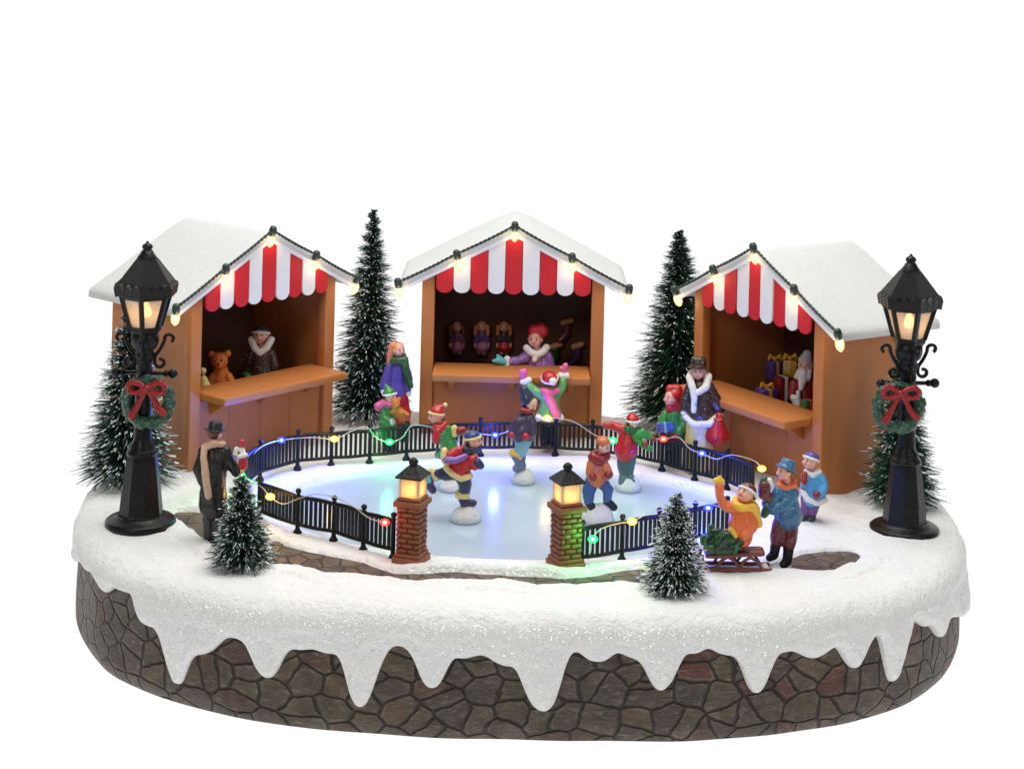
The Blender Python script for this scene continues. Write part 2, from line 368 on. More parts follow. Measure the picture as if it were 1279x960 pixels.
def make_base():
    root = empty('display_base', (EC[0], EC[1], BASE_Z))
    tag(root, 'oval tabletop base clad in brown stones and capped with dripping snow', 'display base')
    off = Vector((EC[0], EC[1], BASE_Z))
    NC = 1500
    ths = [2*pi*i/NC for i in range(NC)]
    # ---- stone skirt
    mb = MB(); rows = 40; vs = []; fs = []
    per = [0.0]; R0 = [rim(t) for t in ths]
    for i in range(NC): per.append(per[-1] + (R0[(i+1) % NC] - R0[i]).length)
    for j in range(rows+1):
        t = j/rows; z = BASE_Z + 0.36*t
        bulge = -0.022*max(0, 1 - t/0.2)**2 - 0.006*t
        for i in range(NC):
            p = rim(ths[i], bulge); w = 0.010*noise.noise(Vector((p.x*4, p.y*4, z*5))); d = (p - Vector((EC[0], EC[1], 0))).normalized()
            p = p + d*w; p.z = z if j else BASE_Z; vs.append(p - off)
    for j in range(rows):
        for i in range(NC):
            i2 = (i+1) % NC; fs.append((j*NC+i, j*NC+i2, (j+1)*NC+i2, (j+1)*NC+i))
    fs.append(tuple(range(NC-1, -1, -1)))
    me = bpy.data.meshes.new('stone_skirt'); me.from_pydata([tuple(v) for v in vs], [], fs)
    uv = me.uv_layers.new(name='wrap')
    for pol in me.polygons:
        if len(pol.vertices) > 4: continue
        ii = [v % NC for v in pol.vertices]; wrap = max(ii) - min(ii) > 2
        for li, v in zip(pol.loop_indices, pol.vertices):
            i = v % NC
            u = per[NC] if (wrap and i == 0) else per[i]
            uv.data[li].uv = (u, vs[v].z)
        pol.use_smooth = True
    me.materials.append(stone_mat(tall=True))
    o = bpy.data.objects.new('stone_skirt', me); COL.objects.link(o); o.parent = root
    # ---- snow cap : flat top, rolled rim, hanging drips
    nT, nR, nS = 120, 10, 44
    ring = [rim(t, 0.02) for t in ths]
    cen = Vector((EC[0], EC[1], 0))
    edge = []
    for i, t in enumerate(ths):
        p = ring[i].copy(); p.z = -0.1; x, y = px_of(p)
        if math.sin(t) < 0.12 and 84 < x < 1212:
            ze = U(x, float(np.interp(x, DX, DY)), p.y).z
        else:
            ze = -0.13 + 0.07*noise.noise(Vector((p.x*5, p.y*5, 3))) - 0.08*max(0, noise.noise(Vector((p.x*11, p.y*11, 8))))
        edge.append(max(BASE_Z+0.02, min(-0.05, ze)))
    kk = np.exp(-0.5*(np.arange(-7, 8)/2.2)**2); kk /= kk.sum()
    edge = list(np.convolve(np.concatenate([edge[-7:], edge, edge[:7]]), kk, mode='valid'))
    XY = np.array([(r.x - cen.x, r.y - cen.y) for r in ring]); L = np.hypot(XY[:, 0], XY[:, 1])
    RR = 0.095
    fr = np.linspace(0.02, 1, nT)**0.8
    PX = np.zeros((nT, NC)); PY = np.zeros((nT, NC))
    for j in range(nT):
        k = fr[j]*(L - RR)/L; PX[j] = cen.x + XY[:, 0]*k; PY[j] = cen.y + XY[:, 1]*k
    Z = np.zeros((nT, NC))
    for j in range(nT):
        for i in range(NC):
            x, y = PX[j, i], PY[j, i]
            Z[j, i] = 0.018*noise.noise(Vector((x*2.6, y*2.6, 1.5))) + 0.010*noise.noise(Vector((x*8, y*8, 4))) + 0.003*noise.noise(Vector((x*24, y*24, 4)))
    e = np.hypot((PX-ICE_C[0])/ICE_R[0], (PY-ICE_C[1])/ICE_R[1])
    flat = sstep(1.0, 1.16, e)                  # level round the rink where the fence stands
    Z = Z*flat*0.9
    d = np.minimum(sdpoly(PX, PY, PA), sdpoly(PX, PY, PB))
    wob = np.array([[0.010*noise.noise(Vector((PX[j, i]*14, PY[j, i]*14, 9))) for i in range(NC)] for j in range(nT)])
    s = sstep(-0.010, 0.016, d + wob)
    Z = Z*s - 0.022*(1-s) + 0.012*s*np.exp(-((d-0.02)/0.035)**2)*(PY < -1.02)
    Z = np.where((d < 0.09) & (d > -0.02), np.maximum(Z, 0.004*s - 0.022*(1-s)), Z)
    si = sstep(0.965, 1.0, e)
    Z = Z*si - 0.06*(1-si)
    lamp_rise = lambda cx, cy, r, h: h*np.exp(-(((PX-cx)**2 + (PY-cy)**2)/r**2))
    Z += lamp_rise(-1.352, -0.769, 0.20, 0.012) + lamp_rise(1.571, -0.624, 0.2, 0.012)
    zrim = Z[-1]
    vs = []; fs = []
    for j in range(nT):
        for i in range(NC): vs.append((PX[j, i]-off.x, PY[j, i]-off.y, Z[j, i]-off.z))
    for jj in range(1, nR+1):
        a = pi/2*jj/nR
        for i in range(NC):
            dirv = XY[i]/L[i]; r = L[i] - RR + RR*math.sin(a); z = zrim[i] - 0.075*(1-math.cos(a))
            vs.append((dirv[0]*r, dirv[1]*r, z - off.z))
    # skirt with drips: push outwards away from the hanging edge so each drip is a rounded tongue
    E = np.array(edge); arc = np.array(per[:NC])
    z0 = zrim - 0.075
    for jj in range(1, nS+1):
        tt = jj/nS
        zz = z0 + (E - z0)*tt
        dist = np.full(NC, 9.0)
        for k in range(-30, 31):
            da = np.abs(np.roll(arc, -k) - arc); da = np.minimum(da, per[NC]-da)
            Ek = np.roll(E, -k); vert = zz - Ek
            dist = np.minimum(dist, np.where(vert > 0, np.hypot(da, vert), da))
        dist = np.minimum(dist, np.maximum(zz - E, 0))
        q = np.clip(dist/0.036, 0, 1); push = 0.025*np.sqrt(np.clip(1-(1-q)**2, 0, 1))
        for i in range(NC):
            dirv = XY[i]/L[i]
            p = (EC[0]+dirv[0]*L[i], EC[1]+dirv[1]*L[i], zz[i])
            lump = 0.030*noise.noise(Vector((p[0]*4.2, p[1]*4.2, p[2]*2.2+5))) + 0.010*noise.noise(Vector((p[0]*13, p[1]*13, p[2]*10))) + 0.003*noise.noise(Vector((p[0]*34, p[1]*34, p[2]*30)))
            r = L[i] - 0.025 + push[i] + 0.002 + lump*min(1, q[i]+0.1) * min(1, tt*3)
            bl = min(1, tt*4); r = r*bl + L[i]*(1-bl)
            vs.append((dirv[0]*r, dirv[1]*r, zz[i] - off.z))
    for i in range(NC):
        dirv = XY[i]/L[i]; r = L[i] - 0.048
        vs.append((dirv[0]*r, dirv[1]*r, E[i] + 0.006 - off.z))
    tot = nT + nR + nS + 1
    for j in range(tot-1):
        for i in range(NC):
            i2 = (i+1) % NC; fs.append((j*NC+i, (j+1)*NC+i, (j+1)*NC+i2, j*NC+i2))
    fs.append(tuple(range(NC)))
    me = bpy.data.meshes.new('snow_cap'); me.from_pydata(vs, [], fs); me.materials.append(SNOW)
    me.polygons.foreach_set('use_smooth', [True]*len(me.polygons))
    bm = bmesh.new(); bm.from_mesh(me); bmesh.ops.recalc_face_normals(bm, faces=bm.faces); bm.to_mesh(me); bm.free()
    o = bpy.data.objects.new('snow_cap', me); COL.objects.link(o); o.parent = root
    return root

def stone_mat(tall):
    """irregular flagstones: cells, dark joints, dry-brushed pale edges"""
    m, nt, p = newmat('stone_cladding' if tall else 'flagstone_path')
    tc = N(nt, 'ShaderNodeTexCoord')
    src = tc.outputs['UV'] if tall else tc.outputs['Object']
    mp = N(nt, 'ShaderNodeMapping'); mp.inputs['Scale'].default_value = (1.0, 1.35, 1.0) if tall else (1, 1, 1)
    nt.links.new(src, mp.inputs['Vector'])
    wn = N(nt, 'ShaderNodeTexNoise', Scale=9.0 if tall else 14.0, Detail=2.0); nt.links.new(mp.outputs[0], wn.inputs['Vector'])
    wv = N(nt, 'ShaderNodeVectorMath', operation='MULTIPLY_ADD'); wv.inputs[1].default_value = (0.05, 0.05, 0) if tall else (0.03, 0.03, 0)
    nt.links.new(wn.outputs['Color'], wv.inputs[0]); nt.links.new(mp.outputs[0], wv.inputs[2])
    S = 10.0 if tall else 13.0
    ve = N(nt, 'ShaderNodeTexVoronoi', feature='DISTANCE_TO_EDGE', voronoi_dimensions='2D', Scale=S)
    vc = N(nt, 'ShaderNodeTexVoronoi', voronoi_dimensions='2D', Scale=S)
    for q in (ve, vc): nt.links.new(wv.outputs[0], q.inputs['Vector'])
    sep = N(nt, 'ShaderNodeSeparateColor'); nt.links.new(vc.outputs['Color'], sep.inputs[0])
    cr = N(nt, 'ShaderNodeValToRGB'); cr.color_ramp.interpolation = 'CONSTANT'
    els = [(0, rgb(80, 67, 55)), (0.2, rgb(86, 73, 58)), (0.38, rgb(82, 71, 51)), (0.54, rgb(74, 63, 54)), (0.68, rgb(90, 73, 53)), (0.83, rgb(92, 50, 39)), (0.92, rgb(84, 60, 46))] if tall else \
          [(0, rgb(92, 75, 62)), (0.3, rgb(101, 82, 65)), (0.55, rgb(86, 69, 58)), (0.8, rgb(98, 74, 59)), (0.92, rgb(92, 62, 50))]
    while len(cr.color_ramp.elements) < len(els): cr.color_ramp.elements.new(0.5)
    for el, (pos, c) in zip(cr.color_ramp.elements, els): el.position = pos; el.color = c
    nt.links.new(sep.outputs[0], cr.inputs[0])
    # stains inside each stone
    n1 = N(nt, 'ShaderNodeTexNoise', Scale=16.0, Detail=6.0, Roughness=0.65); nt.links.new(src, n1.inputs['Vector'])
    mr1 = N(nt, 'ShaderNodeMapRange'); mr1.inputs[1].default_value = 0.3; mr1.inputs[2].default_value = 0.72; mr1.inputs[3].default_value = 0.55; mr1.inputs[4].default_value = 1.5
    nt.links.new(n1.outputs['Fac'], mr1.inputs[0])
    mul = N(nt, 'ShaderNodeVectorMath', operation='SCALE'); nt.links.new(cr.outputs[0], mul.inputs[0]); nt.links.new(mr1.outputs[0], mul.inputs['Scale'])
    # dry-brush strokes
    mpx = N(nt, 'ShaderNodeMapping'); mpx.inputs['Scale'].default_value = (22, 70, 30); mpx.inputs['Rotation'].default_value = (0, 0, 0.5); nt.links.new(src, mpx.inputs['Vector'])
    n2 = N(nt, 'ShaderNodeTexNoise', Scale=1.0, Detail=5.0, Roughness=0.75, Distortion=1.2); nt.links.new(mpx.outputs[0], n2.inputs['Vector'])
    mr2 = N(nt, 'ShaderNodeMapRange'); mr2.inputs[1].default_value = 0.53; mr2.inputs[2].default_value = 0.70; mr2.inputs[4].default_value = 0.62
    nt.links.new(n2.outputs['Fac'], mr2.inputs[0])
    mxb = N(nt, 'ShaderNodeMix', data_type='RGBA'); mxb.inputs[7].default_value = rgb(150, 140, 126)
    nt.links.new(mr2.outputs[0], mxb.inputs[0]); nt.links.new(mul.outputs[0], mxb.inputs[6])
    # dry-brushed pale rim along each stone's raised edge, broken up by noise
    er = N(nt, 'ShaderNodeValToRGB'); ce = er.color_ramp; ce.elements[0].position = 0.05; ce.elements[0].color = (0, 0, 0, 1); ce.elements[1].position = 0.16; ce.elements[1].color = (0, 0, 0, 1)
    q_ = ce.elements.new(0.085); q_.color = (1, 1, 1, 1); nt.links.new(ve.outputs['Distance'], er.inputs[0])
    em = N(nt, 'ShaderNodeMath', operation='MULTIPLY'); nt.links.new(er.outputs[0], em.inputs[0])
    en = N(nt, 'ShaderNodeMapRange'); en.inputs[1].default_value = 0.45; en.inputs[2].default_value = 0.65; en.inputs[4].default_value = 0.5; nt.links.new(n1.outputs['Fac'], en.inputs[0]); nt.links.new(en.outputs[0], em.inputs[1])
    mxe = N(nt, 'ShaderNodeMix', data_type='RGBA'); mxe.inputs[7].default_value = rgb(158, 148, 134); nt.links.new(em.outputs[0], mxe.inputs[0]); nt.links.new(mxb.outputs[2], mxe.inputs[6])
    # joint mask
    jm = N(nt, 'ShaderNodeMapRange'); jm.inputs[1].default_value = 0.006 if tall else 0.02; jm.inputs[2].default_value = 0.040 if tall else 0.06; jm.interpolation_type = 'SMOOTHSTEP'
    nt.links.new(ve.outputs['Distance'], jm.inputs[0])
    mxj = N(nt, 'ShaderNodeMix', data_type='RGBA'); mxj.inputs[6].default_value = rgb(46, 40, 35) if tall else rgb(70, 60, 52)
    nt.links.new(jm.outputs[0], mxj.inputs[0]); nt.links.new(mxe.outputs[2], mxj.inputs[7])
    nt.links.new(mxj.outputs[2], p.inputs['Base Color'])
    p.inputs['Roughness'].default_value = 0.45
    hb = N(nt, 'ShaderNodeMapRange'); hb.inputs[1].default_value = 0.0; hb.inputs[2].default_value = 0.10; hb.interpolation_type = 'SMOOTHSTEP'
    nt.links.new(ve.outputs['Distance'], hb.inputs[0])
    hs = N(nt, 'ShaderNodeMath', operation='MULTIPLY_ADD'); hs.inputs[1].default_value = 0.30; nt.links.new(n2.outputs['Fac'], hs.inputs[0]); hc = N(nt, 'ShaderNodeMath', operation='MULTIPLY_ADD'); hc.inputs[1].default_value = 0.35; nt.links.new(sep.outputs[2], hc.inputs[0]); nt.links.new(hb.outputs[0], hc.inputs[2]); nt.links.new(hc.outputs[0], hs.inputs[2])
    b1 = N(nt, 'ShaderNodeBump', Strength=1.0, Distance=0.03 if tall else 0.010); nt.links.new(hs.outputs[0], b1.inputs['Height'])
    nt.links.new(b1.outputs[0], p.inputs['Normal'])
    return m
make_base()

# paths: flagstone sheets lying in the hollows of the snow
PATHMAT = stone_mat(tall=False)
def make_path(poly, label):
    # grow the outline a little so the snow's lip overlaps it
    n = len(poly); c = sum(poly, Vector())/n; pts = []
    for i in range(n):
        t = (poly[(i+1) % n] - poly[i-1]).normalized(); nrm = Vector((t.y, -t.x, 0))
        pts.append(poly[i] + nrm*0.03)
    area = sum(poly[i].x*poly[(i+1) % n].y - poly[(i+1) % n].x*poly[i].y for i in range(n))
    if area < 0: pts = [poly[i] - (pts[i]-poly[i]) for i in range(n)]
    vs = [(p.x, p.y, -0.010) for p in pts] + [(p.x, p.y, -0.03) for p in pts]
    fs = [tuple(range(n)), tuple(range(2*n-1, n-1, -1))] + [(i, n+i, n+(i+1) % n, (i+1) % n) for i in range(n)]
    o = MB().add(vs, fs, 0, False).build('path', PATHMAT)
    tag(o, label, 'path', kind='structure')
make_path(PA, 'long winding flagstone path in front of the rink between two small firs')
make_path(PB, 'short flagstone path patch in the snow beside the boy pushing a sled')

# ice
def make_ice():
    n = 128; vs = []; fs = []
    for z in (-0.022, -0.045):
        for i in range(n):
            a = 2*pi*i/n; vs.append((ICE_C[0]+ICE_R[0]*1.012*math.cos(a), ICE_C[1]+ICE_R[1]*1.012*math.sin(a), z))
    fs = [tuple(range(n)), tuple(range(2*n-1, n-1, -1))] + [(i, n+i, n+(i+1) % n, (i+1) % n) for i in range(n)]
    m, nt, p = newmat('rink_ice')
    tc = N(nt, 'ShaderNodeTexCoord'); n1 = N(nt, 'ShaderNodeTexNoise', Scale=3.0, Detail=5.0, Roughness=0.55); nt.links.new(tc.outputs['Object'], n1.inputs['Vector'])
    mx = N(nt, 'ShaderNodeMix', data_type='RGBA'); mx.inputs[6].default_value = rgb(178, 195, 214); mx.inputs[7].default_value = rgb(204, 217, 229)
    nt.links.new(n1.outputs['Fac'], mx.inputs[0]); nt.links.new(mx.outputs[2], p.inputs['Base Color'])
    p.inputs['Roughness'].default_value = 0.16; p.inputs['Specular IOR Level'].default_value = 0.55
    n2 = N(nt, 'ShaderNodeTexNoise', Scale=12.0, Detail=3.0); nt.links.new(tc.outputs['Object'], n2.inputs['Vector'])
    b_ = N(nt, 'ShaderNodeBump', Strength=0.10, Distance=0.01); nt.links.new(n2.outputs['Fac'], b_.inputs['Height']); nt.links.new(b_.outputs[0], p.inputs['Normal'])
    o = MB().add(vs, fs, 0, False).build('ice', m)
    tag(o, 'glossy pale blue oval ice rink inside the black fence', 'ice rink', kind='structure')
make_ice()

# ------------------------------------------------------------------ market stalls
W2, HR, HE, DEP, BW = 0.525, 0.966, 0.696, 0.581, 0.415
SLOPE = (HR-HE)/W2
WARM = (1.0, 0.66, 0.30)
def roof_z(u): return HR - SLOPE*abs(u)
def make_stall(x, y, rz, label, DEP=DEP):
    r = empty('market_stall', (x, y, 0), rz); tag(r, label, 'stall', 'market stalls round the rink')
    v0, v1 = 0.015, DEP - 0.021
    zt = lambda u: roof_z(u) - 0.040
    # side walls as slanted-top slabs
    def slab(u0, u1, va, vb, z0=-0.03):
        mb = MB(); vs = []
        for v in (va, vb):
            for u in (u0, u1): vs += [(u, v, z0), (u, v, zt(u))]
        mb.add(vs, [(0, 1, 3, 2), (4, 6, 7, 5), (0, 4, 5, 1), (2, 3, 7, 6), (1, 5, 7, 3), (0, 2, 6, 4)], 0, False); return mb
    for sg in (-1, 1):
        a, b = sorted((sg*(BW-0.022), sg*(BW-0.004)))
        slab(a, b, v0+0.045, v1).build('side_wall', BROWN, r)
        a, b = sorted((sg*(BW-0.058), sg*BW))
        slab(a, b, v0, v0+0.05).build('corner_post', BROWN, r, bevel=0.004)
    mb = MB(); vs = []
    us = [-BW+0.006, 0, BW-0.006]
    for v in (v1-0.02, v1+0.002):
        for u in us: vs += [(u, v, -0.03), (u, v, zt(u))]
    mb.add(vs, [(0, 1, 3, 2), (2, 3, 5, 4), (6, 8, 9, 7), (8, 10, 11, 9), (0, 6, 7, 1), (4, 5, 11, 10), (1, 7, 9, 3), (3, 9, 11, 5)], 0, False)
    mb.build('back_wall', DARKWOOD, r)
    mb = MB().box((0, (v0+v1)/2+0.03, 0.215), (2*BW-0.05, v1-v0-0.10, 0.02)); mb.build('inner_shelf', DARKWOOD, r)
    mb = MB(); w = 2*(BW-0.06)
    mb.box((0, v0+0.035, 0.12), (w, 0.02, 0.30))
    for k in range(1, 4): mb.box((-w/2 + w*k/4, v0+0.0245, 0.12), (0.004, 0.003, 0.30))
    mb.build('front_panel', BROWN, r)
    MB().box((0, -0.015, 0.297), (2*0.354, 0.24, 0.034)).build('counter', BROWN, r, bevel=0.006)
    for u in (-0.27, 0.0, 0.27):
        mb = MB(); h = 0.016; z1 = 0.279
        vs = [(u-h, v0+0.024, z1), (u-h, -0.07, z1), (u-h, -0.06, z1-0.018), (u-h, v0+0.024, z1-0.075), (u+h, v0+0.024, z1), (u+h, -0.07, z1), (u+h, -0.06, z1-0.018), (u+h, v0+0.024, z1-0.075)]
        mb.add(vs, [(0, 1, 2, 3), (4, 7, 6, 5), (0, 4, 5, 1), (1, 5, 6, 2), (2, 6, 7, 3), (3, 7, 4, 0)], 0, False).build('bracket', BROWN, r, bevel=0.003)
    # header beam behind the awning
    mb = MB(); vs = []
    for v in (v0+0.052, v0+0.062):
        for u in (-BW+0.06, 0, BW-0.06): vs += [(u, v, 0.69), (u, v, zt(u))]
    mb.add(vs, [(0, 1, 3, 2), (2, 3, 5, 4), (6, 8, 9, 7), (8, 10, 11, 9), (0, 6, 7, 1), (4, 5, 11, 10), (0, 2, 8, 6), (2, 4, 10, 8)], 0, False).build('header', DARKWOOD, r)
    # roof: one thick snow slab with rounded edges
    nv, prof = 16, []
    T = 0.041
    us = np.concatenate([np.linspace(-W2, -W2+0.04, 8)[:-1], np.linspace(-W2+0.04, W2-0.04, 35), np.linspace(W2-0.04, W2, 8)[1:]])
    def edge_round(t, lim, rad):   # 0 at the middle, up to 1 at the very edge
        q = max(0.0, (abs(t) - (lim-rad))/rad); return 1 - math.sqrt(max(0, 1 - min(1, q)**2))
    vsl = np.concatenate([np.linspace(0, 0.025, 6)[:-1], np.linspace(0.025, DEP-0.025, 21), np.linspace(DEP-0.025, DEP, 6)[1:]]); mb = MB(); vs = []; nu = len(us); nvv = len(vsl)
    for top in (1, 0):
        for v in vsl:
            for u in us:
                apex = 0.010*math.exp(-(u/0.05)**2)
                er = edge_round(u, W2, 0.035); fr_ = edge_round(v-DEP/2, DEP/2, 0.022)
                z = roof_z(u) - apex
                if top: z -= T*0.36*max(er, fr_*0.5) - 0.003*noise.noise(Vector((u*6+x*9, v*6, y)))
                else: z -= T - T*0.12*er
                vs.append((u, v, z))
    o2 = nu*nvv
    for j in range(nvv-1):
        for i in range(nu-1):
            a = j*nu+i; mb.f.append((a, a+1, a+nu+1, a+nu)); mb.f.append((o2+a, o2+a+nu, o2+a+nu+1, o2+a+1))
    for i in range(nu-1):
        mb.f.append((i, o2+i, o2+i+1, i+1)); k = (nvv-1)*nu; mb.f.append((k+i, k+i+1, o2+k+i+1, o2+k+i))
    for j in range(nvv-1):
        a = j*nu; mb.f.append((a, a+nu, o2+a+nu, o2+a)); b = a+nu-1; mb.f.append((b, o2+b, o2+b+nu, b+nu))
    mb.v = [tuple(v) for v in vs]; mb.mi = [0]*len(mb.f); mb.sm = [True]*len(mb.f)
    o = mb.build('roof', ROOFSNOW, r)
    o.data.set_sharp_from_angle(angle=math.radians(62))
    # scalloped red and white awning, nine hanging strips
    mb = MB(); n = 9; sw = 2*0.352/n; zb = 0.652
    for k in range(n):
        u0 = -0.352 + sw*k; u1 = u0 + sw; rr = sw/2*0.96; uc = (u0+u1)/2; fr_ = []
        zc = zb + rr*0.8
        for q in range(9):
            a = pi + pi*q/8; fr_.append((uc + rr*math.cos(a), zc + rr*0.8*math.sin(a)))
        fr_ += [(u1 - 0.001, zt(u1)+0.004)] + ([(0, zt(0)+0.004)] if u0 < 0 < u1 else []) + [(u0 + 0.001, zt(u0)+0.004)]
        m_ = len(fr_); fwd = 0.004*math.sin(k*2.3); vs = []
        for v in (v0-0.014+fwd, v0-0.004+fwd): vs += [(u, v, z) for u, z in fr_]
        fs = [tuple(range(m_-1, -1, -1)), tuple(range(m_, 2*m_))] + [(i, (i+1) % m_, m_+(i+1) % m_, m_+i) for i in range(m_)]
        mb.add(vs, fs, 0 if k % 2 == 0 else 1, False)
    mb.build('awning', [STRIPE_R, STRIPE_W], r)
    # white barge boards under the roof edge
    mb = MB()
    for sg in (-1, 1):
        vs = []
        for v in (-0.004, 0.012):
            for u in (sg*0.004, sg*(W2-0.03)): vs += [(u, v, roof_z(u)-0.051), (u, v, roof_z(u)-0.034)]
        mb.add(vs, [(0, 1, 3, 2), (4, 6, 7, 5), (0, 4, 5, 1), (2, 3, 7, 6), (1, 5, 7, 3), (0, 2, 6, 4)], 0, False)
    mb.build('barge_board', WHITE, r)
    return r
STALLS = {'L': (-1.022, 0.265, 0.862), 'C': (0.044, 0.581, -0.009), 'R': (1.075, 0.133, -0.985)}
make_stall(*STALLS['L'], 'brown stall whose bear and fur-collared vendor look out behind the counter')
make_stall(*STALLS['C'], 'brown stall with dolls and stockings on its back wall, facing the viewer')
make_stall(*STALLS['R'], 'brown stall stocked with wrapped gifts and a white-bearded figure', 0.575)
BULB = None
def bulb_mats():
    return glow('warm_bulb_core', 1.0, 0.72, 0.36, 9.0), glow('warm_bulb_shell', 1.0, 0.74, 0.36, 1.5, 0.25)
def make_stall_lights(x, y, rz, label):
    r = empty('string_lights', (x, y, 0), rz); tag(r, label, 'string lights', 'string lights along the stall gables')
    core, shell = bulb_mats()
    pts = []
    for k in range(49):
        u = -W2 + 2*W2*k/48; t = abs((u/W2*2) % 1.0 - 0.5)*2
        pts.append(Vector((u, -0.012, roof_z(u) + 0.001 - 0.005*(1-t**2)*0.9)))
    mb = MB()
    for ph in (0, pi):
        tw = []
        for k, p in enumerate(catmull(pts, 4)):
            a = k*0.9 + ph; tw.append(p + Vector((0, math.cos(a)*0.0030, math.sin(a)*0.0036)))
        mb.tube(tw, 0.0042, 6)
    mb.build('cable', GREENWIRE, r)
    for k, u in enumerate((-W2, -W2/2, 0, W2/2, W2)):
        z = roof_z(u) + 0.008; tilt = Matrix.Rotation((random.random()-0.5)*0.3 + 0.1*np.sign(u), 3, 'Y') @ Matrix.Rotation(0.25, 3, 'X')
        c = Vector((u, -0.016, z))
        sk = MB().lathe([(0.004, 0.012), (0.012, 0.010), (0.0165, 0.002), (0.0175, -0.012), (0.0165, -0.026), (0.013, -0.034)], 12, c, M=tilt).build('socket', GREENWIRE, r)
        MB().lathe([(0.013, -0.032), (0.018, -0.042), (0.0195, -0.054), (0.0165, -0.072), (0.0065, -0.085)], 12, c, M=tilt).build('bulb', shell, r)
        ck = c + tilt @ Vector((0, 0, -0.056))
        MB().ell(ck, (0.0085, 0.0085, 0.017), M=tilt).build('filament', core, r)
        light_point('bulb_light', c + tilt @ Vector((0, -0.012, -0.055)) + Vector((0, -0.015, 0)), WARM, 0.20, 0.02, r)
make_stall_lights(*STALLS['L'], 'five warm bulbs on a green cable along the gable above the bear')
make_stall_lights(*STALLS['C'], 'five warm bulbs on a green cable along the gable of the doll stall')
make_stall_lights(*STALLS['R'], 'five warm bulbs on a green cable along the gable above the gifts')

